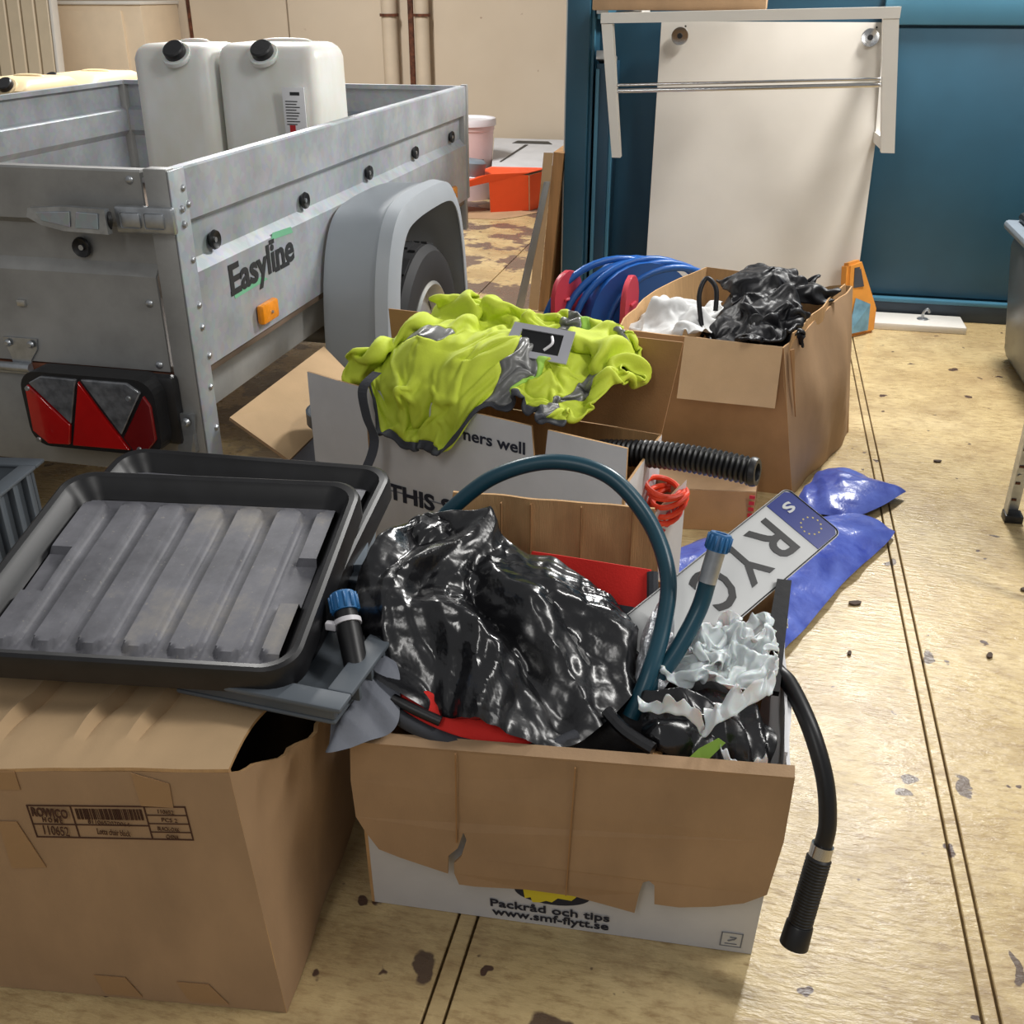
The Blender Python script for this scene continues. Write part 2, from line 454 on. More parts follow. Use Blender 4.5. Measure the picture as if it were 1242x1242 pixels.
def film_bm(peak, loop, rings, nb, bulge, folds, seed=0., bottom=None, warp=.03, along=None, flat=.0):
    """thin film heaped between a peak and a rim: creases are warped triangle folds, so facets stay flat between sharp edges"""
    peak = V(peak); L = catmull(loop, nb, True); N = len(L); bm = B(); R_ = []; ctr = None
    al = V(along).normalized() if along else V((1, 0, 0)); ac = V((-al.y, al.x, 0))
    for i in range(rings + 1):
        t = i / rings; row = []
        for k in range(N):
            tt = flat + (1 - flat) * t
            p = peak.lerp(L[k], tt); out = L[k] - peak; out.z = 0; out = out.normalized() if out.length > 1e-5 else V((1, 0, 0))
            p.z += bulge * math.sin(PI * tt) ** .8 * (1 + .5 * noise.noise(V((p.x * 7 + seed, p.y * 7, 0))))
            q = p + V((noise.noise(p * 7 + V((seed, 0, 0))), noise.noise(p * 7 + V((0, seed, 0))), 0)) * warp
            a = q.dot(al); c = q.dot(ac); d = 0
            for n_, (ang, wl, amp) in enumerate(folds):
                th = math.radians(ang); x = (c * math.cos(th) + a * math.sin(th)) / wl + 1.3 * noise.noise(V((q.x * 4, q.y * 4, n_ * 5 + seed)))
                msk = max(0., min(1., .55 + 1.3 * noise.noise(V((q.x * 6 + n_ * 3.3, q.y * 6, seed)))))
                d += amp * (tri(x) - .5) * msk
            nrm_ = (V((0, 0, .75)) + out * .5)
            p = p + nrm_ * d * min(1, tt * 4 + .1)
            row.append(bm.verts.new(p))
        R_.append(row)
    for i in range(rings):
        for k in range(N): k2 = (k + 1) % N; bm.faces.new((R_[i][k], R_[i + 1][k], R_[i + 1][k2], R_[i][k2]))
    bmesh.ops.remove_doubles(bm, verts=R_[0], dist=1e-5) if flat == 0 else bm.faces.new(R_[0][::-1])
    rim = [v for v in R_[-1]]; b = V(bottom) if bottom else sum(L, V((0, 0, 0))) / N - V((0, 0, .06))
    midr = [bm.verts.new(v.co.lerp(b, .3) - V((0, 0, .015))) for v in rim]; c2 = bm.verts.new(b)
    for k in range(N): k2 = (k + 1) % N; bm.faces.new((rim[k], midr[k], midr[k2], rim[k2])); bm.faces.new((midr[k], c2, midr[k2]))
    return bm
def drape(name, m, peak, loop, parent=None, smooth=True, **kw):
    return link(name, drape_bm(peak, loop, **kw), m, parent, smooth)
def blob_bm(c, r, amp=.2, nsc=3., sub=4, seed=0., rid=False, rot=None, flat=None):
    bm = B(); bmesh.ops.create_icosphere(bm, subdivisions=sub, radius=1)
    for v in bm.verts:
        n = v.co.normalized()
        d = (ridged(n, nsc * .6, 4, seed) - .45) if rid else noise.fractal(n * nsc + V((seed, 0, 0)), 1., 2., 4)
        q = V((n.x * r[0], n.y * r[1], n.z * r[2])) * (1 + amp * d)
        if rot is not None: q = rot @ q
        v.co = V(c) + q
        if flat is not None and v.co.z < flat: v.co.z = flat + (v.co.z - flat) * .05
    return bm
def blob(name, m, c, r, parent=None, **kw): return link(name, blob_bm(c, r, **kw), m, parent, True)

def bvh_of(objs):
    vs, fs = [], []
    for o in objs:
        base = V((0, 0, 0)); p = o
        while p is not None: base += p.location; p = p.parent
        k = len(vs); vs += [v.co + base for v in o.data.vertices]; fs += [[i + k for i in p_.vertices] for p_ in o.data.polygons]
    return BVHTree.FromPolygons(vs, fs)
def patch(name, m, quad, bvh, direction, parent, off=.004, nu=18, nv=8, th=.002):
    """cloth or tape piece laid on a surface: grid over a quad, dropped along direction onto it"""
    a, b, c, d = [V(p) for p in quad]; dr = V(direction).normalized(); bm = B(); G = []
    last = None
    for j in range(nv + 1):
        for i in range(nu + 1):
            s, t = i / nu, j / nv
            p = (a * (1 - s) + b * s) * (1 - t) + (d * (1 - s) + c * s) * t
            h = bvh.ray_cast(p - dr * .5, dr)
            q = h[0] - dr * off if h[0] is not None and (h[0] - p).length < .12 else p
            G.append(bm.verts.new(q))
    W = nu + 1
    for j in range(nv):
        for i in range(nu):
            q = j * W + i; bm.faces.new((G[q], G[q + 1], G[q + 1 + W], G[q + W]))
    r = bmesh.ops.extrude_face_region(bm, geom=bm.faces[:])
    for e in r['geom']:
        if isinstance(e, bmesh.types.BMVert): e.co += dr * (off * .5 + th)
    return link(name, bm, m, parent, True)

def bil(q, s, t):
    a, b, c, d = [V(p) for p in q]
    return (a * (1 - s) + b * s) * (1 - t) + (d * (1 - s) + c * s) * t

# ------------------------------------------------------------------ settling loose cloth and film by simulation
class Settle:
    """cloth sheets fall onto stand-in shapes of what carries them; only the settled sheets are kept"""
    def __init__(s): s.cloth, s.col, s.zones = [], [], []
    def zone(s, name): s.z = bpy.data.collections.new(name); C.children.link(s.z); s.zones.append(s.z)
    def collider(s, bm, th=.004):
        me = bpy.data.meshes.new('carrier'); bmesh.ops.recalc_face_normals(bm, faces=bm.faces[:]); bm.to_mesh(me); bm.free()
        o = bpy.data.objects.new('carrier', me); s.z.objects.link(o); m = o.modifiers.new('c', 'COLLISION')
        o.collision.thickness_outer = th; o.collision.thickness_inner = .02; o.collision.cloth_friction = 30; o.collision.damping = .8
        s.col.append(o)
    def block(s, pts_bottom, z0, z1, th=.003):
        bm = B(); a = [bm.verts.new(V((p.x, p.y, z0))) for p in pts_bottom]; b = [bm.verts.new(V((p.x, p.y, z1))) for p in pts_bottom]
        n = len(a); bm.faces.new(a[::-1]); bm.faces.new(b)
        for i in range(n): bm.faces.new((a[i], a[(i + 1) % n], b[(i + 1) % n], b[i]))
        s.collider(bm, th)
    def wall(s, p, q, z0, z1, w_=.012):
        p, q = V((p[0], p[1], 0)), V((q[0], q[1], 0)); d = (q - p).normalized(); n = V((-d.y, d.x, 0)) * w_ / 2
        s.block([p - n, q - n, q + n, p + n], z0, z1)
    def egg(s, c, r, **kw): s.collider(blob_bm(c, r, **dict(dict(amp=.12, nsc=2.2, sub=3), **kw)))
    def sheet(s, key, nu, nv, fn, pins=None, mass=.25, bend=.4, tens=18., air=1.5, extra=None):
        """fn(u, v) -> start position, or None to leave that corner of the sheet out"""
        vs, ids, uv, fs = [], {}, [], []
        for j in range(nv + 1):
            for i in range(nu + 1):
                p = fn(i / nu, j / nv)
                if p is not None: ids[i, j] = len(vs); vs.append(p); uv.append((i / nu, j / nv))
        for j in range(nv):
            for i in range(nu):
                q = [(i, j), (i + 1, j), (i + 1, j + 1), (i, j + 1)]
                if all(k in ids for k in q): fs.append([ids[k] for k in q])
        s.add(key, vs, fs, uv, pins, mass, bend, tens, air, extra)
    def add(s, key, vs, fs, uv, pins=None, mass=.25, bend=.4, tens=18., air=1.5, extra=None):
        if extra:
            k = len(vs); vs = vs + extra[0]; fs = fs + [[a + k for a in f] for f in extra[1]]; uv = uv + [(9, 9)] * len(extra[0])
        me = bpy.data.meshes.new('sheet'); me.from_pydata([tuple(v) for v in vs], [], fs)
        o = bpy.data.objects.new('sheet', me); C.objects.link(o)
        if pins:
            g = o.vertex_groups.new(name='pin'); g.add([i for i, p in enumerate(uv) if pins(*p)], 1, 'REPLACE')
        m = o.modifiers.new('cloth', 'CLOTH'); cs = m.settings
        cs.quality = 4; cs.mass = mass; cs.tension_stiffness = tens; cs.compression_stiffness = tens; cs.shear_stiffness = tens * .4; cs.bending_stiffness = bend
        cs.air_damping = air; cs.tension_damping = 8; cs.compression_damping = 8
        if pins: cs.vertex_group_mass = 'pin'
        c = m.collision_settings; c.collision_quality = 2; c.collection = s.z; c.distance_min = .004; c.use_self_collision = True; c.self_distance_min = .0045; c.self_friction = 12
        m.point_cache.frame_start = 1; m.point_cache.frame_end = 80
        s.cloth.append((key, o, fs, uv))
    def run(s, frames):
        for f in range(1, frames + 1): sc.frame_set(f)
        dg = bpy.context.evaluated_depsgraph_get(); out = {}
        for key, o, fs, uv in s.cloth:
            e = o.evaluated_get(dg); me = e.to_mesh(); out[key] = ([v.co.copy() for v in me.vertices], fs, uv); e.to_mesh_clear()
        for o in [c[1] for c in s.cloth] + s.col:
            me = o.data; bpy.data.objects.remove(o); bpy.data.meshes.remove(me)
        for z in s.zones: bpy.data.collections.remove(z)
        sc.frame_set(1)
        return out
def cloth_parts(res, th, split, parent, crease=0., csc=20., lev=1):
    """settled sheet -> smoothed, given thickness, and cut into parts: split(u, v, face_centre) -> (part name, material)"""
    vs, fs, uv = res
    me = bpy.data.meshes.new('tmp'); me.from_pydata([tuple(v) for v in vs], [], fs)
    at = me.attributes.new('u', 'FLOAT', 'POINT'); a2 = me.attributes.new('v', 'FLOAT', 'POINT')
    for i, (a, b) in enumerate(uv): at.data[i].value = a; a2.data[i].value = b
    o = bpy.data.objects.new('tmp', me); C.objects.link(o)
    m = o.modifiers.new('s', 'SUBSURF'); m.levels = lev; m.render_levels = lev
    dg = bpy.context.evaluated_depsgraph_get(); m2 = bpy.data.meshes.new_from_object(o.evaluated_get(dg))
    U_ = [d.value for d in m2.attributes['u'].data]; V_ = [d.value for d in m2.attributes['v'].data]
    co = [v.co.copy() for v in m2.vertices]; nm = [v.normal.copy() for v in m2.vertices]
    if crease:
        for i in range(len(co)):
            q = co[i] + V((noise.noise(co[i] * 9), noise.noise(co[i] * 9 + V((4, 0, 0))), 0)) * .02
            d, _ = noise.voronoi(V((q.x * csc, q.y * csc, q.z * csc * .55)))
            d2, _ = noise.voronoi(V((q.x * csc, q.y * csc, q.z * csc * .55)) * 2.3)
            co[i] = co[i] + nm[i] * crease * ((d[1] - d[0]) - .35 + .4 * ((d2[1] - d2[0]) - .35))
    groups = {}
    for p in m2.polygons:
        k = len(p.vertices); u = sum(U_[i] for i in p.vertices) / k; v = sum(V_[i] for i in p.vertices) / k
        key = split(u, v, p.center.copy()); groups.setdefault(key, []).append(list(p.vertices))
    made = []
    for (nme, mm), faces in groups.items():
        bm = B(); T, K = {}, {}; cnt = {}
        for f in faces:
            for i in f:
                if i not in T: T[i] = bm.verts.new(co[i] + nm[i] * th * .5); K[i] = bm.verts.new(co[i] - nm[i] * th * .5)
            try:
                bm.faces.new([T[i] for i in f]); bm.faces.new([K[i] for i in f][::-1])
            except ValueError: continue
            for a, b in zip(f, f[1:] + f[:1]): cnt.setdefault((min(a, b), max(a, b)), []).append((a, b))
        for e, l in cnt.items():
            if len(l) == 1:
                a, b = l[0]
                try: bm.faces.new((T[b], T[a], K[a], K[b]))
                except ValueError: pass
        ob = link(nme, bm, mm, parent, 'keep')
        for p in ob.data.polygons: p.use_smooth = True
        made.append(ob)
    bpy.data.objects.remove(o); bpy.data.meshes.remove(me); bpy.data.meshes.remove(m2)
    return made

ST = Settle()
# carriers: middle box, front box, big kraft box
ST.zone('mid')
mA0, mA1 = V((-.775, 1.955, 0)), V((-.188, 1.752, 0)); mdv = (mA1 - mA0).normalized(); mnv = V((-mdv.y, mdv.x, 0))
mB0, mB1 = V((-.80, 2.22, 0)), V((-.15, 2.08, 0))
ST.wall(mA0 + mnv * .006, mA1 + mnv * .006, .1, .55); ST.wall(mB0, mB1, .1, .655); ST.wall(mA0 + V((-.14, .05, 0)), mA0, .15, .55); ST.wall(mA1, mB1, .1, .5); ST.wall(mA0, mB0, .1, .5)
ST.egg((-.48, 2.01, .44), (.29, .155, .22), seed=3); ST.egg((-.36, 1.93, .45), (.15, .09, .12), seed=5); ST.egg((-.63, 2.02, .50), (.13, .11, .16), seed=6); ST.egg((-.24, 1.95, .47), (.075, .09, .13), seed=7)
def mid(s, t, z): return mA0 + mdv * (s * .621) + mnv * t + V((0, 0, z))
def hv_fn(u, v):
    # u along the box front, v from the front hem to the back
    hang = .15 * max(0, min(1, (.27 - abs(u - .31)) / .07))
    t0 = -.05 - hang; t1 = .33
    t = t0 + (t1 - t0) * v
    s_ = -.01 + .87 * u
    z = .78 + .03 * math.sin(u * 24 + 3 * noise.noise(V((u * 4, v * 4, 2)))) * math.cos(v * 9 + u * 5) + .06 * noise.noise(V((u * 6, v * 6, 1)))
    p = mid(s_, t, z)
    return p + (mdv * noise.noise(V((u * 9, v * 9, 7))) + mnv * noise.noise(V((u * 9, v * 9, 9)))) * .02
def sleeve_geo(path, r0, r1, n=34, seg=22, flat=.75, seed=0):
    P_ = catmull(path, max(1, n // (len(path) - 1))); vs, fs = [], []
    for i, p in enumerate(P_):
        t = i / (len(P_) - 1); d = (P_[min(i + 1, len(P_) - 1)] - P_[max(0, i - 1)]).normalized(); sd = V((-d.y, d.x, 0)).normalized(); r = r0 + (r1 - r0) * t
        r *= 1 + .28 * math.sin(i * .95 + seed) + .12 * noise.noise(V((i * .6, seed, 0)))
        for k in range(seg):
            a = 2 * PI * k / seg; rr_ = r * (1 + .22 * noise.noise(V((math.cos(a) * 1.5, math.sin(a) * 1.5, i * .5 + seed))))
            vs.append(p + sd * rr_ * math.cos(a) + V((0, 0, rr_ * flat * math.sin(a))))
    for i in range(len(P_) - 1):
        for k in range(seg): fs.append([i * seg + k, i * seg + (k + 1) % seg, (i + 1) * seg + (k + 1) % seg, (i + 1) * seg + k])
    return vs, fs
ST.sheet('hivis', 76, 54, hv_fn, None, .35, .25, 14, 2, None)
v1, f1 = sleeve_geo([mid(-.20, .06, .72), mid(-.08, .05, .74), mid(.1, .10, .80), mid(.28, .19, .86)], .058, .075, 24, 18, .75, 1)
ST.add('sleeve_a', v1, f1, [(9, 9)] * len(v1), None, .3, .3, 14, 2)
v1, f1 = sleeve_geo([mid(.89, .16, .78), mid(.77, .18, .80), mid(.60, .20, .84)], .05, .065, 18, 16, .75, 4)
ST.add('sleeve_b', v1, f1, [(9, 9)] * len(v1), None, .3, .3, 14, 2)
def crumple_fn(c, w_, d_, z, ang, amp=.03, sd=0, tilt=(0, 0)):
    ca, sa = math.cos(ang), math.sin(ang)
    def fn(u, v):
        x, y = (u - .5) * w_, (v - .5) * d_
        q = V((u * 4.5 + sd, v * 4.5, sd))
        p = V((c[0] + x * ca - y * sa, c[1] + x * sa + y * ca, z + x * tilt[0] + y * tilt[1]))
        return p + V((noise.noise(q + V((9, 0, 0))) * .6, noise.noise(q + V((0, 9, 0))) * .6, noise.noise(q * 1.2) * 1.5)) * amp
    return fn
# carrier bag in the front box
ST.zone('front')
ST.wall((.114, 1.09), (.107, 1.565), .05, .41); ST.egg((.015, 1.27, .34), (.065, .085, .095), seed=15, amp=.3); ST.egg((.04, 1.20, .33), (.06, .05, .075), seed=18, amp=.3); ST.block([V((-.12, 1.1, 0)), V((.11, 1.1, 0)), V((.11, 1.5, 0)), V((-.12, 1.5, 0))], .2, .36)
ST.sheet('white_bag', 40, 44, crumple_fn((.022, 1.265), .215, .25, .50, .1, .032, 2.), None, .15, .6, 18, 3)
ST.sheet('white_bag_loop', 34, 16, crumple_fn((.01, 1.30), .15, .07, .56, .5, .03, 7.), None, .15, .6, 18, 3)
ST.zone('back')
# black jacket and paper bag in the big kraft box
ST.wall((-.345, 2.85), (.11, 2.78), .05, .45); ST.wall((.105, 2.77), (.325, 3.46), .05, .46); ST.wall((.33, 3.455), (-.15, 3.655), .05, .45); ST.wall((-.39, 3.2), (-.345, 2.84), .05, .45)
ST.egg((.06, 3.06, .30), (.17, .22, .22), seed=22); ST.egg((.05, 3.32, .33), (.17, .15, .2), seed=23); ST.egg((-.20, 3.08, .28), (.12, .22, .18), seed=24)
ST.sheet('jacket_front', 28, 28, crumple_fn((.055, 2.985), .30, .30, .62, .25, .045, 3., (0, .1)), None, .35, .25, 14, 2)
ST.sheet('jacket_back', 28, 24, crumple_fn((.06, 3.31), .34, .27, .62, .2, .045, 8.), None, .35, .25, 14, 2)
ST.sheet('paper', 20, 28, crumple_fn((-.19, 3.09), .26, .46, .56, -.1, .04, 5.), None, .2, 8, 30, 2)
SETTLED = ST.run(22)

# ------------------------------------------------------------------ the setting
floor = box('floor', 'ply_floor', (-8.5, -2.5, -.06), (4.5, 10, -.02), None, 0)
tag(floor, kind='structure')
edges = [-8.5, -5.1, -3.3, -1.28, -.345, -.315, .43, .455, 2.2, 4.5]
for x0, x1 in zip(edges[:-1], edges[1:]):
    g = .0022
    bm = B(); add_box(bm, (x0 + g, -2.5, -.021), (x1 - g, 10, 0), .0015, 1)
    link('floor_board', bm, 'floor_paint', floor)

wb = box('wall_back', 'wall_paint', (-9, 8.35, 0), (4.5, 8.5, 3.2), None, 0); tag(wb, kind='structure')
for x0, x1 in ((-9, -5.6), (-4.58, -3.752), (-3.74, -2.95), (-2.55, -.2)):
    bm = B(); add_box(bm, (x0, 8.31, .05), (x1, 8.352, 3.1), .004, 1); link('wall_panel', bm, 'wall_paint', wb)
for x in (-4.60, -2.74):
    bm = B(); add_box(bm, (x - .02, 8.325, .1), (x + .02, 8.353, 3.0), .004, 1); link('rust_gap', bm, 'rust', wb)
for x, r in ((-2.88, .06), (-2.62, .055)):
    t = thing('wall_pipe', 'beige vertical pipe on the back wall, %s' % ('left of the rust streak' if x < -2.7 else 'right of the rust streak'), 'pipe', (x, 8.24, 0), 'pipes on the back wall')
    tube('pipe', 'beige_pipe', [(x, 8.24, 0), (x, 8.24, 3.0)], r, t, 18)
    for z in (.55, 1.16, 2.2): lathe('pipe_clip', 'rust', [(r + .001, 0), (r + .012, 0), (r + .012, .02), (r + .001, .02)], (x, 8.24, z), (0, 0, 1), t, 18, True)

# blue partition
YB = 4.85
wr = box('wall_right', 'blue_paint', (-.82, YB, 0), (4.2, YB + .1, 2.25), None, 0); tag(wr, kind='structure')
box('lower_panel', 'blue_paint', (-.3, YB - .02, .1), (3.2, YB + .01, 1.185), wr, .004)
box('upper_band', 'blue_light', (.42, YB - .045, 1.195), (3.2, YB + .01, 1.36), wr, .006)
box('upper_panel', 'blue_paint', (-.3, YB - .02, 1.37), (3.2, YB + .01, 2.2), wr, .004)
bb = box('baseboard_right', 'dark_skirting', (-.3, YB - .05, 0), (3.2, YB - .021, .075), None, .003); tag(bb, kind='structure')
box('skirting_lip', 'blue_light', (-.3, YB - .06, .075), (3.2, YB - .021, .092), bb, .002)
tp = box('trim_1', 'blue_paint', (-.83, 4.56, 0), (-.735, 4.85, 2.25), None, .006); tag(tp, kind='structure')
box('post_edge', 'white_lacquer', (-.842, 4.6, 0), (-.8305, 4.84, 2.25), tp, .002)
box('post_flange', 'blue_light', (-.7345, 4.6, 0), (-.722, 4.64, 2.25), tp, .002)
tp2 = box('trim_2', 'blue_paint_dark', (-.705, 4.58, 0), (-.645, 4.85, 1.05), None, .004); tag(tp2, kind='structure')
box('post_cap', 'aluminium', (-.708, 4.57, 1.051), (-.64, 4.72, 1.085), tp2, .002, Matrix.Rotation(math.radians(-12), 3, 'X'))
box('post_flange', 'blue_light', (-.644, 4.585, 0), (-.632, 4.62, 1.04), tp2, .002)
box('post_edge', 'blue_light', (-.707, 4.572, .02), (-.692, 4.5795, 1.03), tp2, .002)
tp3 = box('trim_3', 'blue_light', (-.71, 4.58, 1.215), (-.67, 4.85, 1.5), None, .004); tag(tp3, kind='structure')
box('bracket_plate', 'aluminium', (-.712, 4.57, 1.235), (-.665, 4.5795, 1.45), tp3, .001)

# cream cabinet and ribbed panel by the back wall
cb = thing('storage_cabinet', 'cream metal cabinet against the back wall behind the trailer', 'cabinet', (-5.2, 7.9, 0))
box('cabinet_body', 'beige_cabinet', (-5.55, 7.75, 0), (-4.68, 8.30, 1.24), cb, .006)
box('cabinet_door', 'beige_cabinet', (-5.53, 7.728, .08), (-4.84, 7.749, 1.2), cb, .004)
box('cabinet_top', 'white_lacquer', (-5.56, 7.735, 1.2405), (-4.67, 8.31, 1.265), cb, .004)
rp = thing('ribbed_panel', 'beige ribbed panel leaning on the back wall at the far left', 'panel', (-6.3, 7.4, 0))
tilt = Matrix.Rotation(math.radians(-7), 3, 'X')
piv = V((-6.3, 7.38, .02))
box('panel_back', 'beige_ribbed', (-7.3, 7.4, .02), (-5.3, 7.44, 2.0), rp, .004, tilt, piv)
for i in range(16):
    x = -7.28 + i * .124
    box('slat', 'beige_ribbed', (x, 7.375, .03), (x + .108, 7.3995, 1.99), rp, .008, tilt, piv, 1)
box('edge_strip', 'white_lacquer', (-5.299, 7.37, .02), (-5.275, 7.445, 2.0), rp, .003, tilt, piv)

# ------------------------------------------------------------------ trailer
TX, TXL, TY0, TY1 = -1.18, -2.72, 1.965, 4.26
ZT, ZB = .98, .545
tr = thing('utility_trailer', 'galvanised steel box trailer with grey plastic mudguard and red tail lamp', 'trailer', ((TX + TXL) / 2, 3.05, 0))
prof = [(0, ZB), (0, .758), (-.022, .782), (-.022, .858), (0, .872), (0, ZT - .004), (-.004, ZT), (-.03, ZT), (-.03, ZT - .016), (-.006, ZT - .016),
        (-.006, .875), (-.028, .861), (-.028, .779), (-.006, .755), (-.006, ZB)]
def side_bm(o, out, along, L):
    """pressed sheet wall: section swept along"""
    bm = B(); o, out, along = V(o), V(out), V(along)
    A = [bm.verts.new(o + out * x + V((0, 0, z))) for x, z in prof]; D = [bm.verts.new(o + along * L + out * x + V((0, 0, z))) for x, z in prof]
    n = len(prof)
    for i in range(n): bm.faces.new((A[i], A[(i + 1) % n], D[(i + 1) % n], D[i]))
    bm.faces.new(A[::-1]); bm.faces.new(D)
    return bm
link('side_panel', side_bm((TX, TY0 + .03, 0), (1, 0, 0), (0, 1, 0), TY1 - TY0 - .03), 'galvanised', tr)
link('side_panel', side_bm((TXL, TY0 + .03, 0), (-1, 0, 0), (0, 1, 0), TY1 - TY0 - .03), 'galvanised', tr)
link('front_panel', side_bm((TXL + .032, TY1, 0), (0, 1, 0), (1, 0, 0), TX - TXL - .064), 'galvanised', tr)
tg = link('tailgate', side_bm((TXL + .05, TY0, 0), (0, -1, 0), (1, 0, 0), TX - TXL - .115), 'galvanised_dull', tr)
box('cargo_floor', 'ply_floor', (TXL + .007, TY0 + .01, ZB - .02), (TX - .007, TY1 - .01, ZB + .01), tr, .002)
for x in (TX, TXL + .055):
    po = box('corner_post', 'galvanised_dull', (x - .055, TY0 - .004, .3), (x - .001, TY0 + .029, ZT + .004), tr, .003)
    if x == TX:
        for z in (.40, .50, .57, .64, .69, .79, .905, .94):
            lathe('bolt', 'zinc', [(0, .006), (.004, .006), (.0075, .003), (.0085, 0)], (TX + .002, TY0 + .045 + (.014 if z in (.57, .905) else 0), z), (1, 0, 0), po, 10)
box('side_flange', 'galvanised', (TX - .0005, TY0 - .004, .30), (TX + .003, TY0 + .06, ZT), tr, .001)
for x in (TX - .033, TXL + .001): box('front_post', 'galvanised_dull', (x, TY1 - .034, .42), (x + .032, TY1 - .001, ZT - .002), tr, .002)
box('front_edge_strip', 'galvanised_dull', (TX - .02, TY1 - .01, ZB), (TX + .004, TY1 + .015, ZT + .004), tr, .002)
for z in (.96, .90, .70, .56):
    lathe('bolt', 'zinc', [(0, .005), (.005, .005), (.008, .003), (.009, 0)], (TX - .09, TY0 - .0005, z), (0, -1, 0), tg, 12)
# rear cross member, lamps
box('rear_beam', 'galvanised_dull', (TXL + .03, TY0 + .005, .285), (TX - .056, TY0 + .03, ZB - .03), tr, .004)
box('gate_rail', 'rust', (TXL + .03, TY0 - .006, ZB - .021), (TX - .056, TY0 + .02, ZB - .004), tr, .003)
box('gate_rail_lip', 'zinc', (TXL + .03, TY0 - .012, ZB - .03), (TX - .056, TY0 + .0, ZB - .0225), tr, .001)
def roundrect(cx, cz, w, h, r, y, n=6):
    out = []
    for sx, sz, a0 in ((1, 1, 0), (-1, 1, 90), (-1, -1, 180), (1, -1, 270)):
        for k in range(n + 1):
            a = math.radians(a0 + 90 * k / n); out.append(V((cx + sx * (w / 2 - r) + r * math.cos(a), y, cz + sz * (h / 2 - r) + r * math.sin(a))))
    return out
def lamp(cx):
    cz, w_, h_ = .458, .315, .165; y = TY0 - .02
    hs = slab('tail_lamp', 'black_plastic', roundrect(cx, cz, w_ + .02, h_ + .016, .045, y + .005)[::1], -.06, tr)
    box('lamp_bracket', 'black_plastic', (cx + .03, TY0 - .03, cz - .08), (cx + .19, TY0 + .004, cz + .085), hs, .012)
    # lens pieces
    x0, x1, z0, z1 = cx - w_ / 2, cx + w_ / 2, cz - h_ / 2, cz + h_ / 2
    yl = y - .062
    def lens(pts, m):
        bm = B(); add_slab(bm, [V((px, yl, pz)) for px, pz in pts], -.02)
        bmesh.ops.bevel(bm, geom=bm.edges[:], offset=.0022, segments=1, affect='EDGES'); link('lens', bm, m, hs, 'auto')
    a = .104 * w_ / .3
    lens([(x0, z0 + .03), (x0 + .004, z1 - .035), (x0 + .012, z1 - .022), (cx - .055, z0 + .052), (cx - .067, z0 + .003), (x0 + .035, z0)], 'lens_red')
    lens([(x0 + .016, z1 - .018), (x0 + .05, z1), (cx - .018, z1 - .001), (cx - .052, z0 + .055)], 'lens_clear')
    lens([(cx - .013, z1 - .004), (cx + .028, cz + .01), (cx + .088, z0 + .004), (cx - .06, z0 + .002)], 'lens_red')
    lens([(cx - .006, z1), (x1 - .05, z1), (x1 - .02, z1 - .02), (cx + .072, z0 + .04)], 'lens_clear')
    lens([(x1 - .014, z1 - .026), (x1, z1 - .05), (x1, z0 + .035), (x1 - .03, z0), (cx + .096, z0 + .003), (cx + .076, z0 + .034)], 'lens_dark_red')
    for px, pz in ((x0 + .03, z1 - .022), (x1 - .035, z1 - .025), (x0 + .03, z0 + .02), (x1 - .03, z0 + .02)):
        lathe('lens_screw', 'zinc', [(0, .004), (.005, .004), (.006, 0)], (px, yl - .021, pz), (0, -1, 0), hs, 10)
lamp(-1.415); lamp(-2.48)
# latch on the tailgate corner
la = box('latch', 'zinc', (-1.30, TY0 - .030, .856), (-1.165, TY0 - .012, .912), tr, .006)
for x0, x1 in ((-1.285, -1.24), (-1.23, -1.185)): box('pressed_panel', 'zinc', (x0, TY0 - .034, .868), (x1, TY0 - .0305, .900), la, .004)
lv = slab('latch_lever', 'zinc', [V((x, TY0 - .038, z)) for x, z in ((-1.305, .908), (-1.40, .910), (-1.485, .904), (-1.492, .886), (-1.46, .870), (-1.41, .860), (-1.305, .857))], -.016, tr)
bm = B()
for pts in (((-1.32, .899), (-1.37, .901), (-1.378, .868), (-1.325, .867)), ((-1.385, .901), (-1.468, .896), (-1.455, .880), (-1.39, .869))):
    add_slab(bm, [V((x, TY0 - .055, z)) for x, z in pts], -.003)
bmesh.ops.bevel(bm, geom=bm.edges[:], offset=.001, segments=1, affect='EDGES'); link('lever_emboss', bm, 'galvanised', lv)
lh = tube('latch_hook', 'black_plastic', [(-1.305, TY0 - .04, .90), (-1.30, TY0 - .046, .885), (-1.308, TY0 - .04, .868)], .005, la, 8, 4)
for z in (.868, .90): lathe('bolt', 'zinc', [(0, .006), (.005, .006), (.008, .003), (.009, 0)], (TX + .003, TY0 + .03, z), (1, 0, 0), la, 10)
# gate hinge, lamp bracket, sticker
hg = slab('gate_hinge', 'zinc', [V((x, TY0 - .006, z)) for x, z in ((-1.66, .60), (-1.57, .60), (-1.575, .575), (-1.595, .55), (-1.60, .53), (-1.645, .53), (-1.648, .56))], -.004, tr)
tube('hinge_barrel', 'zinc', [(-1.68, TY0 - .014, .532), (-1.595, TY0 - .014, .532)], .011, hg, 12)
for x in (-1.645, -1.585): lathe('bolt', 'zinc', [(0, .006), (.005, .006), (.008, .003), (.009, 0)], (x, TY0 - .0105, .588), (0, -1, 0), hg, 10)
br = slab('lamp_stay', 'zinc', [V((x, TY0 - .02, z)) for x, z in ((-1.225, .455), (-1.19, .455), (-1.195, .42), (-1.212, .36), (-1.245, .36), (-1.232, .42))], -.005, tr)
lathe('bolt', 'zinc', [(0, .008), (.006, .008), (.01, .003), (.011, 0)], (-1.21, TY0 - .025, .437), (0, -1, 0), br, 12)
box('stay_lug', 'zinc', (-1.24, TY0 - .0195, .36), (-1.2, TY0 - .004, .45), br, .001)
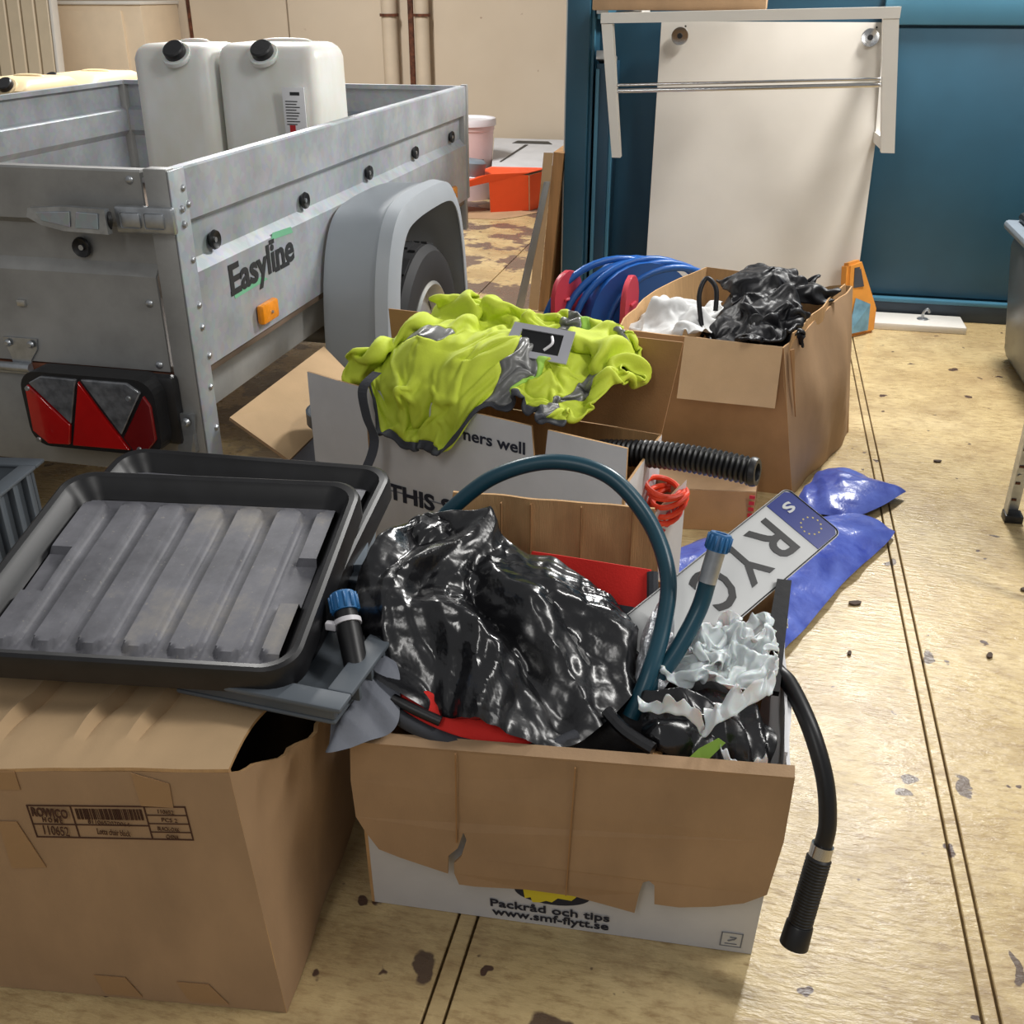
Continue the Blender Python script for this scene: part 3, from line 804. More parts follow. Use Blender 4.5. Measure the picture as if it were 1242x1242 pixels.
box('gate_sticker', 'aluminium', (-1.60, TY0 - .0075, .676), (-1.58, TY0 - .0005, .69), tr, .0005)
def tie_knob(p, out, parent):
    k = lathe('tie_knob', 'black_plastic', [(0, .010), (.010, .010), (.020, .016), (.0225, .010), (.017, .002), (.014, 0)], p, out, parent, 20)
    q = V(p) + V(out) * .011
    lathe('knob_pin', 'zinc', [(0, .003), (.006, .003), (.006, -.002)], q, out, k, 10)
for y in (2.14, 2.65, 3.15, 3.62, 4.08): tie_knob((TX - .021, y, .806), (1, 0, 0), tr)
for x in (-1.42, -1.95, -2.48): tie_knob((x, TY0 + .021, .812), (0, -1, 0), tr)
def reflector(y, z, s=1):
    r = box('side_reflector', 'amber', (TX + .001, y - .045 * s, z - .024), (TX + .022, y + .045 * s, z + .026), tr, .008)
    lathe('reflector_screw', 'zinc', [(0, .003), (.004, .003), (.004, 0)], (TX + .0222, y, z), (1, 0, 0), r, 8)
reflector(2.32, .592); reflector(3.99, .605)
lt = lettering('lettering', 'lettering_dark', 'Easyline', (TX + .0012, 2.165, .672), (0, 1, .02), (0, 0, 1), .098, tr, .36, .028)
slab('lettering_underline', 'lettering_green', [(TX + .0008, 2.18, .660), (TX + .0008, 2.36, .664), (TX + .0008, 2.33, .678), (TX + .0008, 2.175, .676)], .0006, lt)
slab('lettering_underline', 'lettering_green', [(TX + .0008, 2.40, .752), (TX + .0008, 2.53, .745), (TX + .0008, 2.52, .762), (TX + .0008, 2.41, .768)], .0006, lt)
for y0, y1, z in ((2.163, 2.182, .676), (2.163, 2.182, .737), (2.405, 2.432, .676), (2.438, 2.462, .676), (2.462, 2.49, .676), (2.385, 2.412, .749)):
    box('letter_serif', 'lettering_dark', (TX + .0004, y0, z - .006), (TX + .0019, y1, z + .005), lt, 0)
# mudguards, wheels, chassis
def fender(side):
    xo = TX + .225 if side > 0 else TXL - .225; xi = TX + .012 if side > 0 else TXL - .012
    yc = 3.05
    out = [(-.40, .33), (-.395, .45), (-.375, .58), (-.33, .685), (-.26, .745), (-.16, .765), (0, .77), (.16, .765), (.25, .74), (.32, .67), (.365, .55), (.39, .42), (.40, .34)]
    # the rim of the guard turns down over the wheel
    path = catmull([V((0, yc + a, b)) for a, b in out], 5)
    n = len(path); bm = B(); rows = []
    sec = [(0, 0), (.10, .005), (.68, .008), (.75, .018), (.92, .012), (.985, -.012), (1, -.045), (.985, -.046), (.965, -.018), (.9, .002), (.1, -.006), (0, -.01)]
    c0 = V((0, yc, .35))
    for i, p in enumerate(path):
        t = (path[min(n - 1, i + 1)] - path[max(0, i - 1)]).normalized(); nr = V((0, -t.z, t.y))
        if nr.dot(p - c0) < 0: nr = -nr
        rows.append([bm.verts.new(V((xi + (xo - xi) * u, p.y, p.z)) + nr * h) for u, h in sec])
    m = len(sec)
    for i in range(n - 1):
        for k in range(m): bm.faces.new((rows[i][k], rows[i][(k + 1) % m], rows[i + 1][(k + 1) % m], rows[i + 1][k]))
    bm.faces.new(rows[0]); bm.faces.new(rows[-1][::-1])
    link('mudguard', bm, 'fender', tr, 'auto')
    xw = xo - side * .098
    ax = (side, 0, 0)
    wl = lathe('tyre', 'rubber', [(.19, -.075), (.235, -.088), (.285, -.08), (.303, -.06), (.306, 0), (.303, .06), (.285, .08), (.235, .088), (.19, .075), (.185, 0)], (xw, yc, .306), ax, tr, 56, True)
    rm = lathe('rim', 'aluminium', [(.192, -.07), (.192, .078), (.182, .084), (.174, .07), (.168, .03), (.12, .045), (.06, .058), (.055, .04), (0, .04), (0, .03), (.16, .0), (.18, -.07)], (xw, yc, .306), ax, tr, 48)
    for k in range(10):
        a = 2 * PI * k / 10; bm = B(); c = V((xw + side * .036, yc + .142 * math.cos(a), .306 + .142 * math.sin(a)))
        add_box(bm, c - V((.004, .02, .008)), c + V((.004, .02, .008)), .004, 1, Matrix.Rotation(a + PI / 2, 3, 'X'), c); link('rim_slot', bm, 'black_plastic', rm)
    for k in range(16):
        a = 2 * PI * k / 16; bm = B()
        for s_ in (-.045, -.015, .015, .045):
            c = V((xw + s_, yc + .3055 * math.cos(a + s_ * 2), .306 + .3055 * math.sin(a + s_ * 2)))
            add_box(bm, c - V((.01, .035, .003)), c + V((.01, .035, .003)), 0, 1, Matrix.Rotation(a + s_ * 2 + PI / 2, 3, 'X'), c)
        link('tread_block', bm, 'rubber', wl)
fender(1); fender(-1)
tube('axle', 'galvanised_dull', [(TXL - .1, 3.05, .306), (TX + .1, 3.05, .306)], .03, tr, 12)
for x in (TX - .1, TXL + .1): box('chassis_rail', 'galvanised_dull', (x - .03, TY0 + .04, .40), (x + .03, TY1, ZB - .021), tr, .003)
box('axle_block', 'galvanised_dull', (TX - .12, 2.95, .29), (TX - .08, 3.15, .401), tr, .003); box('axle_block', 'galvanised_dull', (TXL + .08, 2.95, .29), (TXL + .12, 3.15, .401), tr, .003)
tube('drawbar', 'galvanised_dull', [(TX - .1, 4.2, .44), (-1.95, 5.5, .42)], .035, tr, 10); tube('drawbar', 'galvanised_dull', [(TXL + .1, 4.2, .44), (-1.95, 5.5, .42)], .035, tr, 10)
tube('jockey_leg', 'galvanised_dull', [(-1.98, 5.35, 0), (-1.98, 5.35, .62)], .025, tr, 10)

# ------------------------------------------------------------------ canisters
def canister(name, x0, x1, y0, y1, z0, z1, m, label, group, capx=.30, lab=False):
    t = thing(name, label, 'canister', ((x0 + x1) / 2, (y0 + y1) / 2, z0), group)
    bm = B(); add_box(bm, (x0, y0, z0), (x1, y1, z1), .042, 4)
    for v in bm.verts:
        h = (v.co.z - z0) / (z1 - z0)
        if h > .86: v.co.y = v.co.y + (((y0 + y1) / 2) - v.co.y) * .25 * (h - .86) / .14
    link('can_body', bm, m, t, 'auto')
    ym = (y0 + y1) / 2
    tube('handle', m, [(x0 + .08, ym + .04, z1 - .03), (x0 + .09, ym + .04, z1 - .004), (x1 - .09, ym + .04, z1 - .004), (x1 - .08, ym + .04, z1 - .03)], .012, t, 10, 6)
    cx = x0 + (x1 - x0) * capx
    lathe('neck', m, [(0, 0), (.045, 0), (.043, .012), (0, .012)], (cx, y0 + .03, z1 - .034), (0, -.9, 1), t, 20)
    lathe('cap', 'black_plastic', [(0, 0), (.033, 0), (.033, .018), (.029, .022), (0, .022)], (cx, y0 + .022, z1 - .024), (0, -.9, 1), t, 24)
    if lab:
        lb = box('paper_label', 'label_white', (x1 - .100, y0 - .0015, z1 - 0.3000), (x1 - .03, y0 + .001, z1 - 0.1150), t, .0003)
        for dz, wd, txt, mm in ((.022, .026, 'AdBlue', 'lettering_dark'),):
            box('print_line', mm, (x1 - .075, y0 - .0024, z1 - 0.1370), (x1 - .045, y0 - .0017, z1 - 0.1280), lb, 0)
        for k in range(9): box('print_line', 'lettering_dark', (x1 - .092, y0 - .0024, z1 - 0.1550 - k * .008), (x1 - .06 + .02 * random.random(), y0 - .0017, z1 - 0.1525 - k * .008), lb, 0)
        box('hazard_mark', 'lettering_red', (x1 - .084, y0 - .0024, z1 - 0.2400), (x1 - .066, y0 - .0017, z1 - 0.2200), lb, 0)
        for k in range(4): box('print_line', 'lettering_dark', (x1 - .092, y0 - .0024, z1 - 0.2550 - k * .009), (x1 - .055, y0 - .0017, z1 - 0.2520 - k * .009), lb, 0)
    return t
ZF = ZB + .0105
canister('plastic_canister', -1.885, -1.628, 3.0, 3.3, ZF, 1.172, 'milky', 'milky white plastic canister in the trailer, left of the two, without a label', 'tall canisters in the trailer', .60)
canister('plastic_canister', -1.618, -1.30, 3.02, 3.32, ZF, 1.175, 'milky', 'milky white plastic canister in the trailer, right one with a white printed label', 'tall canisters in the trailer', .50, True)
wbn = thing('work_bench', 'low wooden bench behind the trailer under the cream canisters', 'bench', (-3.3, 4.6, 0))
box('bench_top', 'wood', (-3.6, 3.9, .55), (-2.95, 5.3, .59), wbn, .003)
for x in (-3.55, -3.0):
    for y in (3.95, 5.25): box('leg', 'wood', (x - .03, y - .03, 0), (x + .03, y + .03, .5505), wbn, .003)
canister('plastic_canister', -3.33, -3.03, 4.02, 4.46, .5905, .985, 'cream_can', 'cream canister behind the trailer, its rounded top left of the other', 'cream canisters behind the trailer', .7)
canister('plastic_canister', -3.33, -3.02, 4.50, 4.98, .5905, .975, 'cream_can', 'cream canister behind the trailer with a dark cap, nearer the white canisters', 'cream canisters behind the trailer', .3)

# ------------------------------------------------------------------ back of the room: bucket, orange box, boards
ob = thing('parcel_box', 'long white cardboard box with a torn open orange end, beside the trailer', 'box', (-1.7, 7.3, 0))
bx0, bx1, by0, by1, bz = -1.80, -1.42, 7.12, 8.2, .25
slab('box_top', ['white_board', 'kraft'], [(bx0, by0, bz), (bx1 + .02, by0 + .02, bz), (bx1 + .02, by1, bz + .06), (bx0 - .25, by1, bz + .06)], .006, ob)
slab('box_side', ['white_board', 'kraft'], [(bx1, by0 + .02, 0), (bx1, by1, 0), (bx1 + .02, by1, bz + .05), (bx1 + .02, by0 + .02, bz - .007)], .006, ob)
slab('box_side', ['white_board', 'kraft'], [(bx0, by1, 0), (bx0, by0, 0), (bx0, by0, bz - .007), (bx0, by1, bz - .007)], .006, ob)
slab('box_bottom', ['kraft', 'kraft'], [(bx0 + .01, by0, .008), (bx1 - .01, by0, .008), (bx1 - .01, by1, .008), (bx0 + .01, by1, .008)], .006, ob)
slab('end_flap', ['orange_box', 'kraft'], [(-1.735, 6.82, 0.002), (-1.50, 6.95, 0.002), (-1.50, 6.93, .235), (-1.74, 6.80, .25)], .006, ob)
slab('end_side', ['orange_box', 'kraft'], [(-1.494, 6.95, 0.002), (bx1 - .01, 7.13, .002), (bx1 + .01, 7.13, .243), (-1.494, 6.93, .235)], .006, ob)
slab('top_flap', ['orange_box', 'orange_box'], [(-2.12, 6.60, .13), (-1.745, 6.79, .253), (-1.50, 6.93, .252), (bx1 + .01, 7.13, .257), (bx0, by0 - .004, .255), (-2.12, 7.0, .14)], .005, ob)
bm = B()
for k in range(5): add_box(bm, (bx1 + .0075 + .003 * k * 0, 7.3 + .05 * k, .10 + .012 * (k % 3)), (bx1 + .0195, 7.33 + .05 * k, .112 + .03 * (k % 2)), 0)
link('box_print', bm, 'lettering_dark', ob)
bm = B(); add_slab(bm, [(-1.79, 7.3, .2625), (-1.775, 7.3, .2625), (-1.725, 7.95, .2995), (-1.75, 7.95, .2995)], .0015); add_slab(bm, [(-1.86, 8.0, .302), (-1.55, 8.0, .302), (-1.6, 8.1, .308), (-1.84, 8.1, .308)], .0015); link('box_tape', bm, 'lettering_dark', ob)
cs = slab('cardboard_sheet', 'kraft', [(-2.3, 6.55, .004), (-1.62, 6.6, .004), (-1.52, 6.72, .004), (-1.42, 6.9, .004), (-2.3, 7.05, .004)], .0035)
tag(cs, 'flat kraft cardboard sheet on the floor in front of the orange box end', 'cardboard')
bk = thing('paint_bucket', 'white plastic bucket with lid behind the far corner of the trailer', 'bucket', (-2.03, 7.36, 0))
lathe('bucket_body', 'pink_plastic', [(0, .0), (.155, .0), (.18, .46), (.186, .465), (.186, .50), (.18, .505), (0, .505)], (-2.03, 7.36, .0), (0, 0, 1), bk, 40)
lathe('bucket_lid', 'white_plastic', [(0, .525), (.172, .525), (.178, .54), (.194, .54), (.198, .525), (.198, .495), (.188, .495), (.188, .507), (0, .507)], (-2.03, 7.36, .0), (0, 0, 1), bk, 40)
for k in range(6):
    a = -PI / 2 + .15 + k * .14; c = V((-2.03 + .176 * math.cos(a), 7.36 + .176 * math.sin(a), .255)); box('bucket_print', 'lettering_dark', c - V((.009, .004, .025)), c + V((.009, .004, .025)), bk, 0, Matrix.Rotation(a + PI / 2, 3, 'Z'), c)
gt = thing('plastic_tub', 'small grey plastic tub standing on the orange box flap', 'tub', (-1.88, 6.87, .2))
lathe('tub_body', 'grey_plastic', [(0, 0), (.085, 0), (.1, .02), (.105, .10), (.09, .115), (.07, .118), (0, .118)], (-1.90, 6.90, .212), (.1, .05, 1), gt, 28)
lathe('tub_rim', 'white_plastic', [(.1, .0), (.11, .0), (.112, .01), (.1, .014)], (-1.90, 6.90, .214), (.1, .05, 1), gt, 28, True)
bd = thing('wooden_board', 'brown wooden board leaning against the blue post', 'board', (-.93, 4.9, 0))
slab('board_face', ['wood', 'wood'], [(-.935, 4.55, .001), (-.935, 6.1, .001), (-.875, 6.1, .70), (-.875, 4.55, .70)][::-1], .045, bd)
slab('board_end', ['kraft_pale', 'kraft_pale'], [(-.980, 4.5485, .004), (-.936, 4.5485, .004), (-.876, 4.5485, .697), (-.918, 4.5485, .697)], .001, bd)
al = thing('metal_profile', 'thin grey metal profile standing in front of the wooden board', 'metal strip', (-1.0, 4.7, 0))
slab('profile_web', ['aluminium', 'aluminium'], [(-1.03, 4.50, .001), (-.998, 4.50, .001), (-.885, 4.53, .58), (-.905, 4.53, .58)], .012, al)
slab('profile_lip', ['zinc', 'zinc'], [(-1.034, 4.488, .001), (-1.030, 4.488, .001), (-.905, 4.518, .58), (-.909, 4.518, .58)], .016, al)

# ------------------------------------------------------------------ white leaning desk
dk = thing('wall_desk', 'white table top leaning on the blue wall with white leg frame and chrome rail', 'desk', (0, 4.65, 0))
slab('table_panel', ['white_melamine', 'white_melamine'], [(-.452, 4.55, .001), (.452, 4.55, .001), (.45, 4.775, 1.205), (-.468, 4.775, 1.205)], .022, dk)
slab('front_bar', ['white_lacquer', 'white_lacquer'], [(-.612, 4.03, 1.212), (.405, 4.03, 1.232), (.405, 4.03, 1.268), (-.612, 4.03, 1.245)], .05, dk)
slab('side_bar', ['white_lacquer', 'white_lacquer'], [(.36, 4.081, 1.266), (.405, 4.081, 1.267), (.452, 4.79, 1.258), (.405, 4.79, 1.257)], .034, dk)
slab('side_bar', ['white_lacquer', 'white_lacquer'], [(-.612, 4.081, 1.244), (-.57, 4.081, 1.245), (-.52, 4.79, 1.248), (-.562, 4.79, 1.247)], .03, dk)
slab('leg', ['white_lacquer', 'white_lacquer'], [(-.552, 4.035, .755), (-.520, 4.035, .755), (-.570, 4.035, 1.211), (-.610, 4.035, 1.211)], .045, dk)
slab('leg', ['white_lacquer', 'white_lacquer'], [(.412, 4.035, .80), (.458, 4.035, .80), (.404, 4.035, 1.231), (.352, 4.035, 1.231)], .045, dk)
slab('foot_bar', ['white_lacquer', 'white_lacquer'], [(.418, 4.081, .842), (.456, 4.081, .842), (.478, 4.70, .80), (.440, 4.70, .80)], .04, dk)
slab('back_leg', ['white_lacquer', 'white_lacquer'], [(.445, 4.69, .80), (.478, 4.69, .80), (.452, 4.72, 1.222), (.418, 4.72, 1.222)], .03, dk)
tube('chrome_rail', 'chrome', [(-.575, 4.06, .985), (.405, 4.10, 1.02)], .008, dk, 14)
tube('chrome_rail', 'chrome', [(-.575, 4.06, 1.005), (.405, 4.10, 1.04)], .005, dk, 12)
for x in (-.385, .375):
    cl = lathe('fitting', 'chrome', [(0, .006), (.02, .006), (.034, .004), (.036, 0)], (x, 4.745, 1.150), (0, -1, .18), dk, 20)
    lathe('fitting_pin', 'black_plastic', [(0, .010), (.010, .010), (.012, .005)], (x, 4.745, 1.150), (0, -1, .18), cl, 10)
    lathe('screw_hole', 'black_plastic', [(0, .003), (.004, .003), (.004, 0)], (x + .02, 4.753, 1.187), (0, -1, .18), dk, 8)
cp = thing('flat_carton', 'flat kraft carton lying on top of the white desk frame', 'box', (-.35, 4.5, 1.25))
box('carton_body', 'kraft', (-.655, 4.10, 1.2535), (-.04, 4.60, 1.31), cp, .004); box('carton_flap', 'kraft_pale', (-.65, 4.11, 1.3105), (-.045, 4.35, 1.314), cp, .001)

# hose reel
hr = thing('hose_reel', 'blue hose wound on a reel with pink red side plates beside the blue post', 'hose reel', (-.45, 3.95, 0))
for i, (r, dx) in enumerate(((.30, 0), (.285, .035), (.30, .07), (.26, .02), (.285, .1), (.265, .13))):
    c = V((-.50 + dx * 1.6, 3.93 + dx * .3, .13))
    tube('hose_turn', 'blue_hose', [c + V((math.sin(.25) * r * math.cos(a) * .0 + r * math.cos(a) * .85, r * math.cos(a) * .5, .0 + r * .9 * math.sin(a))) for a in (2 * PI * k / 40 for k in range(40))], .0135, hr, 10, 0, True)
for ch in hr.children: ch.location.z = max(ch.location.z, -.0) if False else ch.location.z
lathe('reel_core', 'blue_hose', [(0, -.07), (.225, -.07), (.225, .07), (0, .07)], (-.42, 3.97, .17), (-.5, .85, 0), hr, 32)
def reel_plate(x, y, rz):
    bm = B(); pts = roundrect(0, 0, .17, .36, .08, 0, 6)
    M_ = Matrix.Rotation(rz, 3, 'Z')
    add_slab(bm, [V((x, y, .19)) + M_ @ p for p in pts], .02)
    bmesh.ops.bevel(bm, geom=[e for e in bm.edges], offset=.004, segments=1, affect='EDGES')
    o = link('side_plate', bm, 'red_plastic', hr, 'auto')
    for k in range(4):
        bm = B(); c = V((x, y, .10 + .055 * k)) + M_ @ V((0, -.005, 0)); add_box(bm, c - V((.03, .006, .006)), c + V((.03, .006, .006)), .004, 1, M_.to_3x3(), c); link('plate_rib', bm, 'red_plastic', o)
reel_plate(-.665, 3.82, math.radians(62)); reel_plate(-.42, 3.80, math.radians(80))

# orange packaging, white strip, bin, rack
op = thing('product_pack', 'orange and blue packaging bag standing beside the big kraft box', 'packaging', (.47, 4.45, 0))
bm = B(); add_slab(bm, [(.42, 4.42, .0), (.555, 4.55, .0), (.555, 4.58, .10), (.46, 4.56, .31), (.40, 4.5, .30)], .05); bmesh.ops.bevel(bm, geom=bm.edges[:], offset=.012, segments=2, affect='EDGES'); link('pack_body', bm, 'orange_pack', op, 'auto')
slab('pack_picture', 'pack_blue', [V(p) + V((.003, -.003, 0)) for p in ((.43, 4.427, .02), (.515, 4.51, .02), (.51, 4.523, .13), (.445, 4.49, .16))], .002, op)
slab('pack_picture', 'charcoal', [V(p) + V((.003, -.004, 0)) for p in ((.43, 4.50, .2), (.475, 4.54, .2), (.45, 4.548, .28), (.425, 4.52, .28))], .002, op)
ws = thing('white_strip', 'white painted strip with a metal hook lying at the blue wall', 'strip', (.74, 4.75, 0))
box('strip_body', 'white_lacquer', (.50, 4.60, 0), (.93, 4.78, .03), ws, .004)
tube('hook', 'zinc', [(.76, 4.70, .03), (.76, 4.70, .06), (.775, 4.70, .075), (.785, 4.70, .06)], .006, ws, 8, 4)
lathe('hook_plate', 'zinc', [(0, .004), (.022, .004), (.024, 0)], (.76, 4.70, .0302), (0, 0, 1), ws, 16)
bn = thing('plastic_bin', 'dark translucent plastic bin at the right edge with a black lid', 'bin', (1.28, 4.05, 0))
bm = B(); add_box(bm, (1.02, 3.85, 0), (1.5, 4.3, .5), .05, 3)
for v in bm.verts:
    h = v.co.z / .5; v.co.x = 1.26 + (v.co.x - 1.26) * (1 + .28 * h); v.co.y = 4.07 + (v.co.y - 4.07) * (1 + .15 * h)
link('bin_body', bm, 'bin_grey', bn, 'auto'); box('bin_rim', 'grey_plastic', (.93, 3.8, .5), (1.58, 4.34, .535), bn, .014)
box('bin_lid', 'black_plastic', (.97, 3.83, .5355), (1.54, 4.31, .57), bn, .015); tube('lid_handle', 'black_plastic', [(.98, 3.9, .565), (.96, 3.93, .60), (.96, 4.05, .60), (.98, 4.08, .565)], .014, bn, 10, 5)
rk = thing('steel_rack', 'slotted steel angle rack at the right edge standing on black feet', 'rack', (1.0, 2.55, 0))
for x, y in ((.757, 2.80), (1.25, 2.80), (.757, 2.30), (1.25, 2.30)):
    sx = 1 if x < 1 else -1; sy = -1 if y > 2.5 else 1
    bm = B(); add_slab(bm, [V((x, y, 0.006)), V((x + sx * .038, y, .006)), V((x + sx * .038, y, 1.7)), V((x, y, 1.7))], .003); add_slab(bm, [V((x, y, .006)), V((x, y + sy * .038, .006)), V((x, y + sy * .038, 1.7)), V((x, y, 1.7))], .003)
    pg = link('post', bm, 'zinc', rk)
    for k in range(12 if y > 2.5 and x < 1 else 0):
        box('slot', 'rust', (x + .013, y - .0035, .05 + k * .05), (x + .026, y + .0035, .056 + k * .05), pg, 0)
        if k % 3 == 1: lathe('slot', 'aluminium', [(0, .002), (.005, .002), (.005, 0)], (x + .02, y - .0032, .075 + k * .05), (0, -1, 0), pg, 10)
    ft = box('foot', 'black_plastic', (min(x, x + sx * .042) - .003, min(y, y + sy * .042) - .003, 0), (max(x, x + sx * .042) + .003, max(y, y + sy * .042) + .003, .022), rk, .003)
for z in (.62, 1.1, 1.66): box('shelf', 'zinc', (.762, 2.305, z), (1.245, 2.795, z + .025), rk, .003)

# ------------------------------------------------------------------ big kraft box at the back
KT = .45
FLt, FRt, BRt, BLt = V((-.355, 2.84, KT)), V((.11, 2.77, KT)), V((.33, 3.46, KT + .01)), V((-.15, 3.66, KT))
FLb, FRb, BRb, BLb = V((-.33, 2.86, .001)), V((.185, 2.80, .001)), V((.375, 3.34, .001)), V((-.12, 3.6, .001))
kb = thing('cardboard_box', 'large open kraft box stuffed with black clothing, in front of the white desk', 'box', (0, 3.2, 0))
wavy_slab('box_front', ['kraft_dark', 'kraft_inner'], (FLb, FRb, FRt, FLt), .005, kb, amp=.006, seed=1)
wavy_slab('box_side', ['kraft', 'kraft_inner'], (FRb, BRb, BRt, FRt), .005, kb, amp=.012, seed=2, fn=lambda s, t: V((.03, 0, 0)) * math.sin(PI * s) * (.3 + math.sin(PI * t)))
wavy_slab('box_back', ['kraft', 'kraft_inner'], (BRb, BLb, BLt, BRt), .005, kb, amp=.01, seed=3, fn=lambda s, t: V((0, 0, -.03 * t * math.exp(-((s - .25) / .1) ** 2))))
wavy_slab('box_side', ['kraft', 'kraft_inner'], (BLb, FLb, FLt, BLt), .005, kb, amp=.008, seed=4, fn=lambda s, t: V((-.05, 0, .0)) * math.sin(PI * s) * t)
slab('box_bottom', 'kraft', [FLb + V((.01, .01, .005)), FRb + V((-.01, .01, .005)), BRb + V((-.01, -.01, .005)), BLb + V((.01, -.01, .005))], .005, kb)
wavy_slab('front_flap', ['kraft_pale', 'kraft'], (V((-.165, 2.762, .285)), V((.105, 2.742, .285)), V((.107, 2.758, KT + .006)), V((-.158, 2.796, KT + .006))), .004, kb, amp=.003, seed=5)
slab('side_tear', 'kraft_dark', [V((.127, 2.785, .44)), V((.137, 2.80, .44)), V((.165, 2.81, .24)), V((.155, 2.795, .30))], .003, kb)
wavy_slab('inner_flap', ['kraft', 'kraft_inner'], (V((.315, 3.44, .40)), V((.12, 2.80, .40)), V((.13, 2.83, .475)), V((.30, 3.42, .475))), .004, kb, amp=.006, seed=9)
pw = thing('paper_bag', 'crumpled white paper bag in the big kraft box', 'paper bag', (-.2, 3.0, .3))
cloth_parts(SETTLED['paper'], .002, lambda u, v, c: ('bag_sheet', 'paper_white'), pw, .006, 14., 2)
jk = thing('black_jacket', 'black padded jacket bundled in the big kraft box with a loop strap', 'jacket', (.05, 3.05, .3))
cloth_parts(SETTLED['jacket_front'], .006, lambda u, v, c: ('jacket_front', 'dark_cloth'), jk, .007, 13., 2)
cloth_parts(SETTLED['jacket_back'], .006, lambda u, v, c: ('jacket_back', 'dark_cloth'), jk, .007, 13., 2)
blob('jacket_padding', 'dark_cloth', (.06, 3.06, .27), (.15, .2, .22), jk, amp=.1, nsc=2.2, sub=4, seed=22)
blob('jacket_padding', 'dark_cloth', (.05, 3.32, .3), (.15, .13, .2), jk, amp=.1, nsc=2.2, sub=4, seed=23)
tube('strap_loop', 'dark_cloth', [(-.12, 2.93, .45), (-.135, 2.95, .53), (-.12, 2.98, .575), (-.09, 2.97, .55), (-.085, 2.95, .49)], .007, jk, 10, 6)
jh = bvh_of([o for o in jk.children if o.name.startswith('jacket_')]).ray_cast(V((.03, 2.90, 1.0)), V((0, 0, -1)))
lathe('button', 'black_plastic', [(0, .006), (.012, .006), (.02, .008), (.023, .003), (.022, 0)], jh[0], jh[1], jk, 20)

lc = thing('low_carton', 'low brown carton with red marks in front of the big kraft box', 'box', (-.1, 2.66, 0))
wavy_slab('carton_front', ['kraft_dark', 'kraft'], (V((-.40, 2.48, .001)), V((.075, 2.54, .001)), V((.075, 2.55, .115)), V((-.40, 2.49, .115))), .005, lc, amp=.002)
slab('carton_side', ['kraft_dark', 'kraft'], [V((.0755, 2.546, .001)), V((.085, 2.745, .001)), V((.085, 2.745, .115)), V((.0755, 2.555, .115))], .005, lc)
slab('carton_top', ['kraft', 'kraft'], [V((-.40, 2.492, .1165)), V((.074, 2.552, .1165)), V((.084, 2.745, .1165)), V((-.40, 2.745, .1165))], .0012, lc)
slab('carton_edge', ['paper_white', 'kraft'], [V((-.40, 2.70, .1195)), V((.06, 2.70, .1195)), V((.07, 2.735, .1195)), V((-.40, 2.735, .1195))], .002, lc)
for k in range(4): box('tape_mark', 'lettering_red', (.060, 2.5405, .045 + k * .018), (.0745, 2.5425, .055 + k * .018), lc, 0)

# ------------------------------------------------------------------ blue bags on the floor
def floor_bag(label, loop, peak, seed):
    o = link('plastic_bag', film_bm(peak, loop, 34, 10, .012, [(10, .22, .020), (-35, .15, .014), (60, .11, .009), (20, .06, .005)], seed, (peak[0], peak[1], .02), .05, (.5, .8, 0)), 'blue_film', None, 'auto')
    for v in o.data.vertices: v.co.z = max(v.co.z, .0008 - o.location.z)
    return tag(o, label, 'bag', 'folded blue plastic bags')
floor_bag('folded blue plastic bag on the floor, the large one right behind the number plate', [(-.10, 2.22, .02), (.12, 1.96, .022), (.175, 1.99, .022), (.30, 2.28, .022), (.44, 2.56, .025), (.43, 2.62, .025), (.30, 2.64, .03), (.12, 2.50, .03), (-.08, 2.42, .025)], (.16, 2.34, .075), 5)
floor_bag('folded blue plastic bag at the corner of the big kraft box, the smaller farther one', [(.20, 2.67, .02), (.35, 2.66, .022), (.49, 2.83, .025), (.48, 2.87, .025), (.30, 2.95, .03), (.22, 2.80, .03)], (.32, 2.80, .065), 8)

# ------------------------------------------------------------------ middle white box
mb = thing('moving_box', 'white moving box marked THIS SIDE UP with a bright yellow jacket on top', 'box', (-.45, 2.0, 0))
A0, A1 = V((-.775, 1.955, 0)), V((-.188, 1.752, 0))
dv = (A1 - A0).normalized(); nv_ = V((-dv.y, dv.x, 0)); D_ = .37
B0, B1 = V((-.80, 2.22, 0)), V((-.15, 2.08, 0))
H1, H2 = .55, .66
def up(p, z, dx=0, dy=0): return V((p.x + dx, p.y + dy, z))
fq = (up(A0, .001), up(A1, .001), up(A1, H1), up(A0, H1))
# front wall with the hand slot cut in from the top edge
s0, s1 = .665, .725
pts = [fq[0], fq[1], fq[2], bil(fq, s1, 1), bil(fq, s1 - .012, .86), bil(fq, s1 - .022, .852), bil(fq, s0 + .022, .852), bil(fq, s0 + .012, .86), bil(fq, s0, 1), fq[3]]
fr = slab('box_front', ['white_board', 'kraft_inner'], pts, .005, mb)
slab('box_side', ['white_board', 'kraft_inner'], [up(A1, .001), up(B1, .001), up(B1, .45), up(A1, H1 - .08)], .005, mb)
slab('box_side', ['white_board', 'kraft_inner'], [up(B0, .001), up(A0, .001), up(A0, .48), up(B0, .45)], .005, mb)
slab('box_back', ['white_board', 'kraft_inner'], [up(B1, .001), up(B0, .001), up(B0, .45), up(B1, .45)], .005, mb)
slab('box_bottom', 'kraft', [up(A0, .008), up(A1, .008), up(B1, .008), up(B0, .008)], .005, mb)
wavy_slab('back_flap', ['white_board', 'kraft_dark'], (up(B1, .452), up(B0, .452), up(B0, .645, -.015, .015), up(B1, H2 - .005, .03, .015)), .005, mb, amp=.003)
